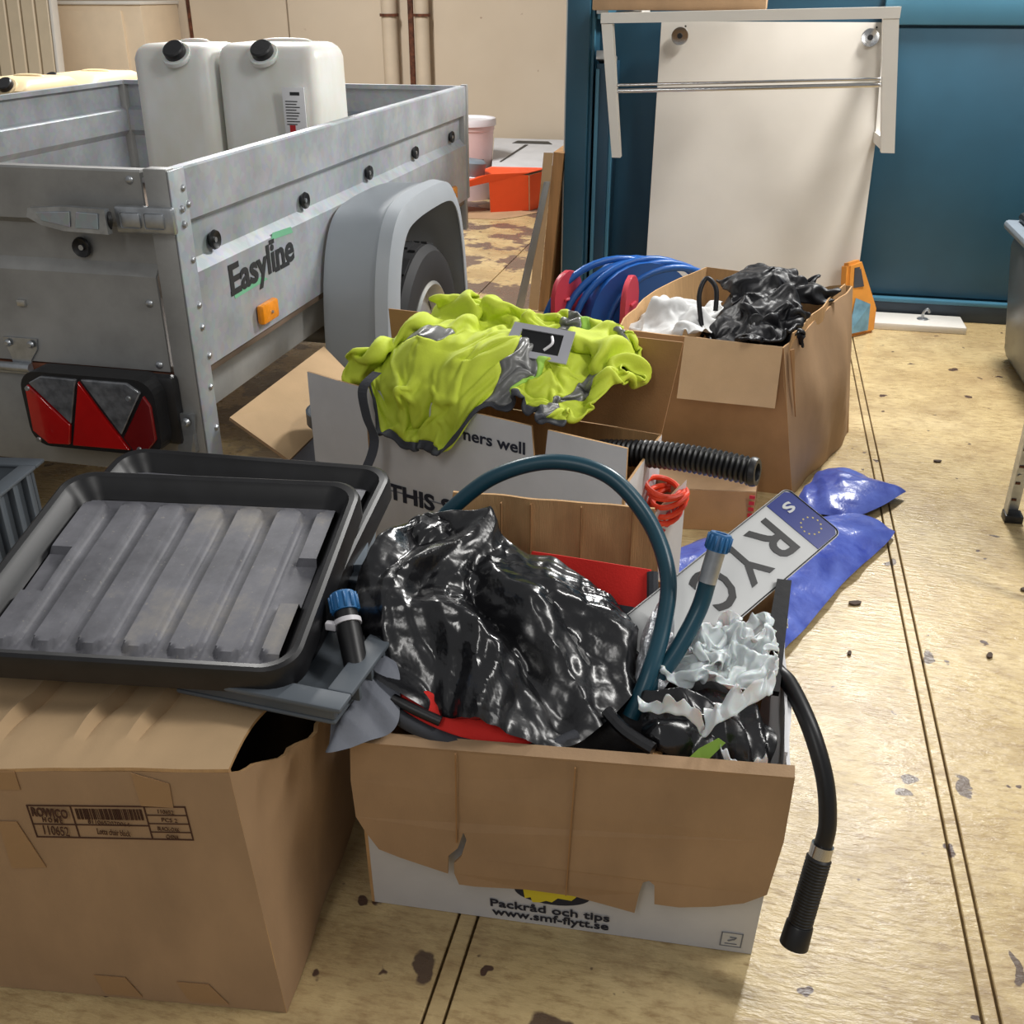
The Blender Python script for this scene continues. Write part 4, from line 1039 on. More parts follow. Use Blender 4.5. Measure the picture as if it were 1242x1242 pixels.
wavy_slab('left_flap', ['white_board', 'kraft'], (up(A0, .34, -.16, .055), up(A0, .34, -.004, -.002), up(A0, H1, -.004, -.002), up(A0, H1 + .005, -.16, .055)), .005, mb, amp=.002)
slab('left_flap', ['white_board', 'kraft'], [up(A0, .16, -.15, .045), up(A0, .16, -.004, -.004), up(A0, .339, -.004, -.002), up(A0, .339, -.16, .055)], .005, mb)
fn_ = -nv_
lettering('box_lettering', 'box_print', 'THIS SIDE UP', bil(fq, .07, .545) + fn_ * .001, dv, (0, 0, 1), .052, fr, .36, .035)
lettering('box_lettering', 'box_print', 'handle corners well', bil(fq, .12, .885) + fn_ * .001, dv, (0, 0, 1), .036, fr, .325, .02)
bm = B(); pa = bil(fq, 0, .575) + fn_ * .0012; pb = bil(fq, 1, .60) + fn_ * .0012; add_slab(bm, [pa, pb, pb + V((0, 0, .003)), pa + V((0, 0, .003))], .001); link('fold_line', bm, 'grey_cloth', fr)

# hi-vis jacket
hv = thing('hivis_jacket', 'crumpled yellow high visibility jacket with grey bands over a white moving box', 'jacket', (-.5, 1.95, .5))
def hv_split(u, v, c):
    if v < .035: return ('hem_binding', 'charcoal')
    if .57 < u < .665: return ('reflective_band', 'reflective')
    if .665 <= u < .69: return ('lime_piping', 'hivis_green')
    if .85 < u < .92 : return ('reflective_band_narrow', 'reflective')
    if .44 < v < .52 and u < .30: return ('reflective_band_short', 'reflective')
    return ('jacket_body', 'hivis')
hvp = cloth_parts(SETTLED['hivis'], .004, hv_split, hv)
hvp += cloth_parts(SETTLED['sleeve_a'], .004, lambda u, v, c: ('sleeve', 'hivis'), hv)
hvp += cloth_parts(SETTLED['sleeve_b'], .004, lambda u, v, c: ('sleeve', 'hivis'), hv)
bvh = bvh_of(hvp)
ht = bvh.ray_cast(V((-.40, 1.965, 1.2)), V((0, .02, -1)))
# badge pocket: silver frame round a dark window
pc = ht[0] + V((0, 0, .008)); ux = V((.98, -.13, -.06)).normalized(); uy = V((.16, .70, .46)).normalized(); uz = ux.cross(uy)
def fr_pt(a, b, h=0): return pc + ux * a + uy * b + uz * h
pk = slab('badge_pocket', 'plate_black', [fr_pt(-.045, -.026), fr_pt(.045, -.026), fr_pt(.040, .028), fr_pt(-.050, .028)], .004, hv)
for q in (((-.07, -.042), (.07, -.042), (.047, -.026), (-.047, -.026)), ((.07, -.042), (.06, .042), (.040, .028), (.047, -.026)), ((.06, .042), (-.072, .042), (-.05, .028), (.040, .028)), ((-.072, .042), (-.07, -.042), (-.047, -.026), (-.05, .028))):
    slab('pocket_frame', 'silver', [fr_pt(a, b, .003) for a, b in q], .003, pk)
tube('pocket_loop', 'white_plastic', [fr_pt(.015, -.02, .006), fr_pt(.028, -.005, .012), fr_pt(.02, .015, .008)], .003, pk, 8, 5)
bm = B(); sp_ = catmull([(-.735, 1.92, .60), (-.755, 1.885, .575), (-.745, 1.87, .52), (-.728, 1.862, .47), (-.745, 1.84, .41), (-.785, 1.81, .36)], 6)
A_ = [(bm.verts.new(p + V((-.011, 0, 0))), bm.verts.new(p + V((.011, -.006, 0))), bm.verts.new(p + V((.011, -.003, 0))), bm.verts.new(p + V((-.011, .003, 0)))) for p in sp_]
for a, b in zip(A_[:-1], A_[1:]):
    for k in range(4): bm.faces.new((a[k], a[(k + 1) % 4], b[(k + 1) % 4], b[k]))
link('jacket_strap', bm, 'charcoal', hv)

# corrugated black hose
chs = thing('corrugated_hose', 'black ribbed flexible hose end sticking out beside the white moving box', 'hose', (-.05, 1.95, .45))
P0, P1 = V((-.27, 1.975, .44)), V((.045, 1.885, .468)); bm = B(); n = 30; pp, rr = [], []
for i in range(n * 4 + 1):
    t = i / (n * 4); pp.append(P0.lerp(P1, t) + V((0, 0, .012 * math.sin(PI * t)))); rr.append((.0235, .0275, .029, .0275)[i % 4])
add_tube(bm, pp, rr, 20); link('hose_body', bm, 'black_rubber', chs, 'auto')
lathe('hose_rim', 'black_plastic', [(.0, .003), (.017, .003), (.018, .012), (.027, .012), (.0295, .006), (.0295, 0)], P1 - V((.002, 0, 0)), P1 - P0, chs, 24)

# small white box with red print and orange cable
rb = thing('cable_box', 'small white box with red print behind the teal hose, orange cable inside', 'box', (-.17, 2.02, 0))
R0 = V((-.160, 1.86, 0)); R1 = V((-.085, 1.99, 0)); R3 = V((-.155, 2.06, 0))
slab('box_side', ['white_board', 'kraft'], [up(R0, .001), up(R1, .001), up(R1, .39), up(R0, .335)], .004, rb)
slab('box_back', ['white_board', 'kraft'], [up(R1, .001, -.003, .004), up(R3, .001), up(R3, .36), up(R1, .37, -.003, .004)], .004, rb)
dd = (R1 - R0).normalized()
lettering('box_lettering', 'lettering_red', 'LARGE', R0 + V((0, 0, .265)) + dd * .012 + V((dd.y, -dd.x, 0)) * .001, dd + V((0, 0, .45)), (0, 0, 1), .05, rb, .13, .03)
oc = thing('orange_cable', 'coiled orange cable lying in the small white box', 'cable', (-.16, 1.95, .3))
for k in range(5):
    tube('cable_turn', 'orange_cable', [V((-.125, 1.965, .335 + .011 * k)) + V((.035 * math.cos(a) + .01 * math.sin(k), .06 * math.sin(a), .012 * math.sin(a + k))) for a in (2 * PI * j / 20 for j in range(20))], .006, oc, 8, 0, True)

# ------------------------------------------------------------------ between trailer and boxes
sh = slab('cardboard_sheet', ['kraft_pale', 'kraft'], [(-1.15, 2.03, .42), (-1.01, 2.03, .325), (-.96, 2.40, .38), (-1.12, 2.53, .44)], .008)
tag(sh, 'loose pale cardboard sheet tilted beside the trailer behind the white moving box', 'cardboard')
sh2 = slab('folded_sheet', 'grey_cloth', [(-1.14, 2.05, .02), (-.90, 2.22, .02), (-.93, 2.44, .34), (-1.12, 2.40, .34)], .01)
tag(sh2, 'grey folded sheet standing under the pale cardboard by the trailer', 'sheet')
dt = thing('plastic_tub', 'dark round plastic tub beside the left flap of the white moving box', 'tub', (-.95, 2.16, 0))
lathe('tub_body', 'bin_grey', [(0, .0), (.06, .0), (.075, .40), (.08, .42), (.074, .42), (.066, .39), (.055, .02), (0, .02)], (-.915, 2.14, 0.001), (0, 0, 1), dt, 28)
lathe('tub_rim', 'dark_skirting', [(.0765, .39), (.085, .39), (.085, .42), (.0805, .42)], (-.915, 2.14, 0.001), (0, 0, 1), dt, 28, True)

# ------------------------------------------------------------------ front white box
fb = thing('moving_box', 'white moving box in front with its kraft flap torn and folded down', 'box', (-.19, 1.3, 0))
Z4 = .40
fFL, fFR, fBR, fBL = V((-.488, 1.106, .001)), V((.107, 1.14, .001)), V((.095, 1.54, .001)), V((-.50, 1.49, .001))
tFL, tFR, tBR, tBL = V((-.461, 1.03, Z4)), V((.119, 1.092, Z4)), V((.112, 1.565, Z4)), V((-.485, 1.50, Z4))
ff = (fFL, fFR, tFR, tFL)
fw_ = wavy_slab('box_front', ['white_board', 'kraft_inner'], ff, .005, fb, amp=.0)
wavy_slab('box_side', ['white_board', 'white_board'], (fFR, fBR, tBR, tFR), .005, fb, amp=.004, seed=2)
wavy_slab('box_back', ['white_board', 'kraft_inner'], (fBR, fBL, tBL, tBR), .005, fb, amp=.003, seed=3)
wavy_slab('box_side', ['white_board', 'kraft_inner'], (fBL, fFL, tFL, tBL), .005, fb, amp=.003, seed=4)
slab('box_bottom', 'kraft', [fFL + V((.01, .01, .006)), fFR + V((-.01, .01, .006)), fBR + V((-.01, -.01, .006)), fBL + V((.01, -.01, .006))], .005, fb)
fnrm = (fFR - fFL).cross(tFL - fFL).normalized()
def FP(s, h, off=.0): return bil(ff, s, 1 - h) + fnrm * off
ol = [(-.004, -0.006), (-.012, 0.200), (-.008, 0.400), (.012, 0.475), (.045, 0.570), (.10, 0.600), (.222, 0.660), (.224, 0.555), (.248, 0.505), (.262, 0.415), (.270, 0.455), (.256, 0.555), (.238, 0.595), (.238, 0.655), (.250, 0.720), (.29, 0.725), (.42, 0.720), (.54, 0.730), (.63, 0.755), (.695, 0.770), (.700, 0.655), (.706, 0.590), (.720, 0.575), (.734, 0.595), (.740, 0.700), (.80, 0.695), (.88, 0.665), (.95, 0.630), (1.0, 0.575), (1.012, 0.300), (1.006, -0.006)]
bm = B(); outer = [FP(s, h, .010 + .012 * max(0, h) + .004 * math.sin(s * 9)) for s, h in ol]; inner = [p - fnrm * .004 for p in outer]
to = [bm.verts.new(p) for p in outer]; ti = [bm.verts.new(p) for p in inner]
for a, b, c in tessellate_polygon([[V((s_, h_, 0)) for s_, h_ in ol]]): bm.faces.new((to[a], to[b], to[c])); bm.faces.new((ti[c], ti[b], ti[a]))
for i in range(len(to)): j = (i + 1) % len(to); bm.faces.new((to[i], to[j], ti[j], ti[i]))
flap = link('front_flap', bm, 'kraft', fb)
bm = B(); add_slab(bm, [FP(-.004, -.006, .012), FP(1.006, -.006, .012), FP(1.006, -.012, -.006), FP(-.004, -.012, -.006)], .004); link('flap_fold', bm, 'kraft', flap)
for s_, a, b in ((.245, .0, .46), (.52, .02, .7)):
    bm = B(); add_slab(bm, [FP(s_, a, .0145), FP(s_ + .003, a, .0145), FP(s_ + .003, b, .021), FP(s_, b, .021)], .003); link('flap_crease', bm, 'kraft_dark', flap)
wavy_slab('back_flap', ['white_board', 'kraft_inner'], (V((-.10, 1.545, Z4 + .001)), V((-.475, 1.503, Z4 + .001)), V((-.455, 1.515, .545)), V((-.115, 1.55, .535))), .006, fb, nu=24, amp=.004, seed=7, sc_=16)
for x in (-.37, -.32, -.235, -.15):
    bm = B(); y = 1.503 + (x + .475) * .112 - .0058; add_box(bm, (x - .0012, y - .003, Z4 + .01), (x + .0012, y + .003, .535), 0); link('flap_crease', bm, 'kraft_dark', fb)
wavy_slab('side_flap', ['white_board', 'white_board'], (tFR + V((-.004, .02, -.12)), tBR + V((-.008, -.02, -.12)), tBR + V((-.004, -.02, .012)), tFR + V((-.006, .03, .006))), .004, fb, amp=.004, seed=11)
xd = fFR - fFL; yd = tFL - fFL
lettering('box_lettering', 'box_print', 'Packråd och tips', FP(.325, .912, .0012), xd, yd, .028, fw_, .185, .018)
lettering('box_lettering', 'box_print', 'www.smf-flytt.se', FP(.33, .968, .0012), xd, yd, .028, fw_, .182, .018)
el = [FP(.485 + .098 * math.cos(a), .775 + .075 * math.sin(a), .0022) for a in (2 * PI * k / 32 for k in range(32))][::-1]
em = slab('round_emblem', 'box_print', el, .0015, fw_)
slab('emblem_map', 'yellow_print', [FP(s, h, .0034) for s, h in ((.41, .77), (.415, .825), (.43, .815), (.435, .845), (.455, .84), (.47, .825), (.485, .83), (.50, .80), (.535, .805), (.55, .77), (.52, .73), (.43, .73))], .0012, em)
fs = slab('paper_mark', 'paper_white', [FP(.918, .965, .0012), FP(.972, .965, .0012), FP(.972, .88, .0012), FP(.918, .88, .0012)], .0006, fw_)
for q in (((.918, .965), (.972, .965), (.972, .961), (.918, .961)), ((.918, .884), (.972, .884), (.972, .88), (.918, .88)), ((.918, .965), (.921, .965), (.921, .88), (.918, .88)), ((.969, .965), (.972, .965), (.972, .88), (.969, .88)), ((.935, .928), (.95, .915), (.952, .919), (.939, .932)), ((.94, .905), (.957, .905), (.957, .909), (.94, .909)), ((.953, .909), (.957, .909), (.952, .922), (.948, .922)), ((.93, .95), (.96, .95), (.96, .945), (.93, .945))):
    slab('mark_line', 'grey_cloth', [FP(s, h, .0018) for s, h in q], .0005, fs)

# contents of the front box
fill = blob('dark_bundle', 'dark_cloth', (-.19, 1.29, .22), (.27, .185, .20), None, amp=.12, nsc=3, sub=4, seed=4, flat=.02)
tag(fill, 'dark cloth bundle filling the front white box under the bags', 'bundle')
gs = link('grey_sheet', film_bm((-.455, 1.075, .468), [(-.40, 1.035, .425), (-.425, 1.012, .415), (-.475, .978, .412), (-.487, 1.005, .405), (-.49, 1.06, .44), (-.485, 1.12, .462), (-.44, 1.13, .472), (-.41, 1.08, .45)], 26, 10, .004, [(10, .07, .014), (-40, .05, .008), (60, .04, .004)], 2., (-.45, 1.06, .42), .03, (.3, -.8, 0)), 'grey_cloth', None, 'auto')
tag(gs, 'grey cloth corner hanging over the left rim of the front white box', 'cloth')
bgp = thing('tool_bag', 'red and black soft bag lying under the black film at the front rim', 'bag', (-.3, 1.1, .38))
drape('bag_panel', 'red', (-.33, 1.10, .432), [(-.445, 1.085, .447), (-.41, 1.062, .427), (-.31, 1.055, .402), (-.23, 1.07, .396), (-.20, 1.105, .40), (-.22, 1.16, .41), (-.33, 1.16, .42), (-.43, 1.12, .44)], bgp, rings=12, bulge=.006, radial=.004, nfold=3, wr=.006, wsc=12, seed=1, bottom=(-.3, 1.11, .39))
tube('bag_rim', 'charcoal', [(-.44, 1.09, .445), (-.41, 1.058, .425), (-.32, 1.052, .395), (-.22, 1.065, .39), (-.16, 1.105, .40)], .011, bgp, 10, 6)
bm = B(); add_tube(bm, catmull([(-.415, 1.066, .445), (-.385, 1.06, .437), (-.345, 1.057, .425)], 5), .007, 10); link('bag_buckle', bm, 'black_plastic', bgp, 'auto')
bg2 = thing('red_pouch', 'bright red fabric pouch with grey edging against the kraft flap', 'pouch', (-.18, 1.4, .4))
wavy_slab('pouch_panel', 'red', (V((-.33, 1.36, .33)), V((-.10, 1.29, .36)), V((-.105, 1.40, .50)), V((-.30, 1.43, .492))), .008, bg2, amp=.004)
tube('pouch_edging', 'charcoal', [(-.098, 1.285, .37), (-.092, 1.34, .43), (-.10, 1.398, .497)], .009, bg2, 8, 5)
sl = slab('pouch_patch', 'charcoal', [(-.168, 1.328, .447), (-.125, 1.315, .452), (-.12, 1.33, .472), (-.163, 1.343, .466)], .004, bg2)
tube('pouch_ring', 'silver', [V((-.172, 1.327, .459)) + V((.018 * math.cos(a), -.004, .018 * math.sin(a))) for a in (math.radians(70 + 22 * k) for k in range(11))], .0028, bg2, 8)
bb_ = thing('bin_bag', 'crinkled shiny black plastic sack heaped in the front white box', 'bag', (-.3, 1.22, .4))
sk = link('sack_film', film_bm((-.452, 1.365, .548), [(-.485, 1.385, .541), (-.515, 1.28, .53), (-.525, 1.19, .515), (-.49, 1.11, .488), (-.435, 1.075, .462), (-.35, 1.060, .440), (-.265, 1.055, .425), (-.175, 1.065, .412), (-.125, 1.12, .420), (-.095, 1.20, .432), (-.13, 1.29, .455), (-.205, 1.345, .478), (-.295, 1.375, .508), (-.39, 1.385, .542)], 84, 15, .045,
    [(4, .190, .060), (-20, .125, .034), (28, .095, .020), (68, .15, .014), (-10, .058, .013), (42, .036, .009), (-50, .024, .005)], 3.7, (-.3, 1.2, .36), .04, (.62, -.6, 0), .06), 'black_film', bb_, 'auto')
link('sack_neck', film_bm((-.452, 1.36, .570), [(-.49, 1.35, .542), (-.47, 1.315, .535), (-.425, 1.31, .535), (-.395, 1.335, .535), (-.405, 1.38, .54), (-.455, 1.395, .545)], 20, 12, .012, [(0, .03, .016), (60, .04, .012), (-50, .022, .008)], 2.2, (-.445, 1.355, .53), .02, None, .3), 'black_film', bb_, 'auto')

wbg = thing('carrier_bag', 'white plastic carrier bag with loose handles in the right of the front white box', 'bag', (.02, 1.25, .38))
cloth_parts(SETTLED['white_bag'], .0012, lambda u, v, c: ('bag_film', 'white_film'), wbg, .004, 26., 2)
cloth_parts(SETTLED['white_bag_loop'], .0012, lambda u, v, c: ('bag_handle', 'white_film'), wbg, .003, 26., 2)
bbg = thing('carrier_bag', 'black and white plastic bag crumpled at the front right corner of the front white box', 'bag', (.03, 1.15, .36))
link('bag_film', film_bm((.0, 1.15, .428), [(-.085, 1.14, .405), (-.06, 1.108, .39), (-.01, 1.102, .38), (.05, 1.108, .372), (.093, 1.125, .372), (.096, 1.18, .392), (.05, 1.20, .415), (-.02, 1.20, .42), (-.075, 1.18, .42)], 44, 14, .014, [(10, .08, .030), (-50, .06, .02), (60, .045, .014), (85, .03, .008)], 4.4, (.01, 1.15, .33), .03), 'black_film', bbg, 'auto')
def ribbon(name, m, path, wd, parent, amp, seed, nw=8):
    """ruffled strip of film: path along one edge, wd(t) the way across it"""
    P_ = catmull(path, 12); n = len(P_) - 1; bm = B(); G_ = []
    for i, p in enumerate(P_):
        for k in range(nw + 1):
            t = k / nw; a = V(wd(i / n)); q = p + a * t
            q += V((noise.noise(q * 45 + V((seed, 0, 0))), noise.noise(q * 45 + V((0, seed, 0))), noise.noise(q * 40 + V((0, 0, seed))))) * amp * (.4 + t)
            q.z += amp * (tri(i / n * 5 + seed) - .5) * (.4 + t)
            G_.append(bm.verts.new(q))
    W = nw + 1
    for i in range(n):
        for k in range(nw): bm.faces.new((G_[i * W + k], G_[i * W + k + 1], G_[(i + 1) * W + k + 1], G_[(i + 1) * W + k]))
    r = bmesh.ops.extrude_face_region(bm, geom=bm.faces[:])
    for e in r['geom']:
        if isinstance(e, bmesh.types.BMVert): e.co += V((0, .0008, -.0012))
    return link(name, bm, m, parent, True)
ribbon('white_hem', 'white_film', [(-.088, 1.135, .430), (-.055, 1.118, .444), (-.02, 1.116, .440), (.004, 1.118, .412)], lambda t: (.004, .006, .014 + .006 * math.sin(PI * t)), bbg, .009, 1.)
ribbon('white_hem', 'white_film', [(.002, 1.112, .415), (.02, 1.118, .438), (.045, 1.135, .450), (.072, 1.16, .458), (.09, 1.18, .452)], lambda t: (.006, .022, .018 + .008 * math.sin(PI * t)), bbg, .012, 4.)
ribbon('white_panel', 'white_film', [(.035, 1.092, .385), (.06, 1.094, .372), (.09, 1.10, .374)], lambda t: (-.004, .008, .026), bbg, .008, 7.)
lf = slab('green_scrap', 'leaf_green', [(-.02, 1.088, .390), (.008, 1.090, .394), (.032, 1.105, .420), (.022, 1.108, .424), (-.002, 1.10, .408)], .002); tag(lf, 'pointed green scrap on the black and white plastic bag', 'scrap')
wd = box('wood_offcut', 'wood', (-.075, 1.085, .30), (-.055, 1.105, .392), None, .002, Matrix.Rotation(.15, 3, 'Y')); tag(wd, 'small wooden offcut standing inside the front rim of the front white box', 'wood')
sf = drape('foil_sheet', 'foil', (-.075, 1.25, .47), [(-.10, 1.21, .43), (-.06, 1.20, .42), (-.05, 1.26, .45), (-.065, 1.32, .485), (-.09, 1.31, .48)], None, rings=14, bulge=.006, radial=.01, nfold=6, wr=.02, wsc=25, seed=4, bottom=(-.075, 1.25, .42)); tag(sf, 'crinkled silver film beside the teal hose', 'foil')
zp = tube('zip_strap', 'black_film', [(-.13, 1.13, .425), (-.10, 1.105, .415), (-.06, 1.085, .408)], .009, None, 8, 5); tag(zp, 'short black strap between the black sack and the plastic bags', 'strap')

# teal hose
th = thing('water_hose', 'teal garden hose looping out of the front white box with a blue screw cap', 'hose', (-.2, 1.35, .4))
tube('hose_loop', 'teal_hose', [(-.46, 1.40, .52), (-.43, 1.41, .562), (-.36, 1.425, .622), (-.27, 1.435, .652), (-.18, 1.425, .642), (-.11, 1.385, .592), (-.072, 1.32, .54), (-.07, 1.26, .487), (-.082, 1.20, .44), (-.10, 1.17, .39)], .0125, th, 16, 10)
e1 = [V((-.012, 1.303, .562)), V((-.022, 1.285, .51)), V((-.05, 1.24, .455)), V((-.088, 1.19, .41))]
tube('hose_end', 'teal_hose', e1, .0125, th, 16, 8)
ax_ = (e1[0] - e1[1]).normalized()
lathe('hose_fitting', 'zinc', [(0, -.005), (.0135, -.005), (.0135, .045), (0, .045)], e1[0] - ax_ * .01, ax_, th, 20)
def ribbed_cap(org, ax, r, h, m, parent, n=14):
    cpp = lathe('screw_cap', m, [(0, 0), (r, 0), (r, h * .9), (r * .9, h), (r * .55, h), (r * .5, h * .8), (0, h * .8)], org, ax, parent, 28)
    ax = V(ax).normalized(); u = ax.orthogonal().normalized(); v2 = ax.cross(u)
    for k in range(n):
        a = 2 * PI * k / n; bm = B(); q = V(org) + (u * math.cos(a) + v2 * math.sin(a)) * (r + .0004)
        add_tube(bm, [q + ax * .002, q + ax * (h * .88)], r * .1, 6); link('cap_rib', bm, m, cpp, True)
ribbed_cap(e1[0] + ax_ * .033, ax_, .0165, .026, 'cap_blue', th)
lh_ = thing('hose_stub', 'short black hose end with a blue cap and white clip between tray and black sack', 'hose', (-.49, 1.12, .47))
q0, q1 = V((-.468, 1.075, .478)), V((-.508, 1.142, .535)); axl = (q1 - q0).normalized()
lathe('hose_sleeve', 'black_rubber', [(0, 0), (.0165, 0), (.0175, .05), (.0165, .085), (0, .085)], q0, axl, lh_, 20)
lathe('hose_clip', 'white_plastic', [(.0168, .066), (.0195, .066), (.0195, .073), (.0168, .073)], q0, axl, lh_, 20, True)
box('clip_tab', 'white_plastic', q0 + axl * .066 + V((-.03, -.012, -.006)), q0 + axl * .066 + V((-.014, -.002, .006)), lh_, .002)
ribbed_cap(q0 + axl * .0855, axl, .019, .028, 'cap_blue', lh_, 12)

# number plate
npl = thing('number_plate', 'number plate with blue EU band and letters RYC, tilted over the blue bag', 'number plate', (.05, 1.45, .4))
pE = V((.143, 1.585, .543)); pL = V((-.04, 1.345, .462))
un = (pL - pE).normalized(); vv = V((.18, 1.57, .517)) - V((.10, 1.622, .559)); vv = (vv - un * vv.dot(un)).normalized(); wn = un.cross(vv).normalized()
if wn.z < 0: wn = -wn
HW = .0585
def pp_(a, b, h=0): return pE + un * a + vv * b + wn * h
def plate_outline(a0, a1, b0, b1, r, h):
    o = []
    for sa, sb, t0 in ((1, 1, 0), (-1, 1, 90), (-1, -1, 180), (1, -1, 270)):
        for k in range(6):
            t = math.radians(t0 + 18 * k); ca = a1 - r if sa > 0 else a0 + r; cb_ = b1 - r if sb > 0 else b0 + r
            o.append(pp_(ca + r * math.cos(t), cb_ + r * math.sin(t), h))
    return o
def oriented(pts):
    n = V((0, 0, 0))
    for i in range(len(pts)): n += pts[i].cross(pts[(i + 1) % len(pts)])
    return pts if n.dot(wn) > 0 else pts[::-1]
bm = B(); add_slab(bm, oriented(plate_outline(0, .42, -HW, HW, .013, 0)), .0016); link('plate_base', bm, 'plate_white', npl)
bo = plate_outline(.0022, .4178, -HW + .0022, HW - .0022, .011, .0006); 
tube('plate_border', 'plate_black', bo, .0011, npl, 6, 0, True)
bnd = slab('eu_band', 'plate_blue', oriented([pp_(.004, -HW + .012, .0009), pp_(.004, HW - .012, .0009), pp_(.012, HW - .004, .0009), pp_(.058, HW - .004, .0009), pp_(.058, -HW + .004, .0009), pp_(.012, -HW + .004, .0009)]), .0008, npl)
lettering('country_letter', 'plate_white', 'S', pp_(.022, -.038, .0012), un, vv, .026, bnd, .019, .03)
for k in range(12):
    a = 2 * PI * k / 12; c = pp_(.031 + .0175 * math.cos(a), .018 + .0165 * math.sin(a), .0012)
    slab('eu_star', 'star_yellow', oriented([c + (un * math.cos(t) + vv * math.sin(t)) * (.0021 if j % 2 == 0 else .0009) for j, t in enumerate(2 * PI * j / 10 for j in range(10))]), .0004, bnd)

for ch, u in (('R', .078), ('Y', .142), ('C', .215)):
    lettering('plate_letter', 'plate_black', ch, pp_(u, -.039, .0006), un, vv, .105, npl, .056, .012)

# black lance: flat bar, bent tube, ribbed grip
ln = thing('hose_lance', 'black bent tube with ribbed hand grip hanging over the front white box', 'hose', (.15, 1.25, .1))
slab('flat_bar', 'black_plastic', [V((.090, 1.44, .478)), V((.112, 1.44, .478)), V((.102, 1.245, .405)), V((.072, 1.245, .405))][::-1], -.012, ln)
tube('bent_tube', 'black_rubber', [(.085, 1.32, .415), (.10, 1.285, .418), (.118, 1.262, .413), (.148, 1.205, .385), (.172, 1.165, .335), (.182, 1.14, .28), (.179, 1.13, .24)], .0125, ln, 16, 8)
g0, g1 = V((.179, 1.13, .242)), V((.158, 1.085, .098)); ga = (g1 - g0).normalized(); GL = (g1 - g0).length
lathe('grip_collar', 'chrome', [(.0128, -.006), (.0155, -.006), (.0155, .012), (.0128, .012)], g0, ga, ln, 20, True)
pr = [(0, .012), (.0145, .012)]
for k in range(22): z = .014 + k * .0048; pr += [(.0165, z), (.0178, z + .0016), (.0165, z + .0034)]
pr += [(.0178, GL - .035), (.0192, GL - .033), (.0205, GL), (.016, GL + .002), (.014, GL - .01), (0, GL - .01)]
lathe('hand_grip', 'black_rubber', pr, g0, ga, ln, 24)

# ------------------------------------------------------------------ left carton
cb2 = thing('cardboard_box', 'big brown carton in the left foreground with a printed ROWICO label', 'box', (-.8, 1.15, 0))
bFL, bFR, bBR, bBL = V((-1.12, .812, .001)), V((-.538, .887, .001)), V((-.605, 1.50, .001)), V((-1.18, 1.45, .001))
uFL, uFR, uBR, uBL = V((-1.10, .778, .43)), V((-.572, .893, .43)), V((-.555, 1.50, .42)), V((-1.16, 1.45, .42))
cf = (bFL, bFR, uFR, uFL)
cfr = wavy_slab('box_front', ['kraft', 'kraft_inner'], cf, .006, cb2, nu=20, nv=12, amp=.0)
def bulge(s, t): return V((.055, -.01, .0)) * math.sin(PI * min(1, s * 1.35)) * t ** 1.6 + V((0, 0, -.035)) * t * math.sin(PI * min(1, s * 2.2)) + V((.006, 0, 0)) * t ** 3 * math.sin(s * 60) * (1 if s < .3 else .2)
wavy_slab('box_side', ['kraft', 'kraft_inner'], (bFR, bBR, uBR, uFR), .006, cb2, nu=40, nv=16, amp=.004, fn=bulge)
wavy_slab('box_back', ['kraft', 'kraft_inner'], (bBR, bBL, uBL, uBR), .006, cb2)
wavy_slab('box_side', ['kraft', 'kraft_inner'], (bBL, bFL, uFL, uBL), .006, cb2)
slab('box_bottom', 'kraft', [bFL + V((.01, .01, .006)), bFR + V((-.01, .01, .006)), bBR + V((-.01, -.01, .006)), bBL + V((.01, -.01, .006))], .005, cb2)
wavy_slab('top_flap', ['kraft_pale', 'kraft_inner'], (uFL + V((0, 0, .0062)), uFR + V((0, 0, .0062)), V((-.585, 1.10, .432)), V((-1.13, 1.02, .432))), .005, cb2, nu=40, nv=16, amp=.003, sc_=9,
          fn=lambda s, t: V((0, 0, .010 * math.sin(PI * min(1, t * 1.6)) + .009 * sum(math.exp(-((s - c) / .012) ** 2) - math.exp(-((s - c - .022) / .012) ** 2) for c in (.40, .60, .73)) * min(1, t * 2))))
cn = (bFR - bFL).cross(uFL - bFL).normalized(); cx_ = (bFR - bFL).normalized(); cz_ = (uFR - bFR).normalized()
def FL_(s, t, off=.001): return bil(cf, s, t) + cn * off
# label frame and print
LS0, LS1, LT0, LT1 = .50, .878, .735, .868
def lp(a, b, off=.0012): return FL_(LS0 + (LS1 - LS0) * a, LT0 + (LT1 - LT0) * b + .005 * a, off)
def bar(a0, b0, a1, b1, parent): return slab('label_line', 'brown_print', [lp(a0, b0), lp(a1, b0), lp(a1, b1), lp(a0, b1)], .0006, parent)
lab = bar(0, 0, 1, .035, cfr); lab.name = 'printed_label'
for q in ((0, .965, 1, 1), (0, 0, .008, 1), (.992, 0, 1, 1), (.272, 0, .28, 1), (0, .40, .74, .43), (.735, 0, .743, 1), (.743, .22, 1, .245), (.743, .47, 1, .495), (.743, .72, 1, .745)): bar(*q, lab)
W_ = (lp(1, 0) - lp(0, 0)).length
def lt_(txt, a, b, size, wd, bold=.0): lettering('label_text', 'brown_print', txt, lp(a, b), cx_, cz_, size, lab, wd * W_, bold)
lt_('ROWICO', .02, .68, .020, .235, .03); lt_('H O M E', .075, .50, .011, .13, .02); lt_('110652', .06, .11, .022, .165)
lt_('Lotta chair black', .40, .15, .014, .215); lt_('8110652070064', .36, .47, .009, .27)
lt_('110652', .82, .80, .009, .10); lt_('PCS 2', .83, .56, .009, .10); lt_('BLACK-OAK', .79, .30, .009, .14); lt_('CHINA', .83, .06, .009, .08)
x = .30
while x < .715:
    wd = random.choice((.003, .005, .008, .004)); bar(x, .58, x + wd, .90, lab); x += wd + random.choice((.003, .004, .007))
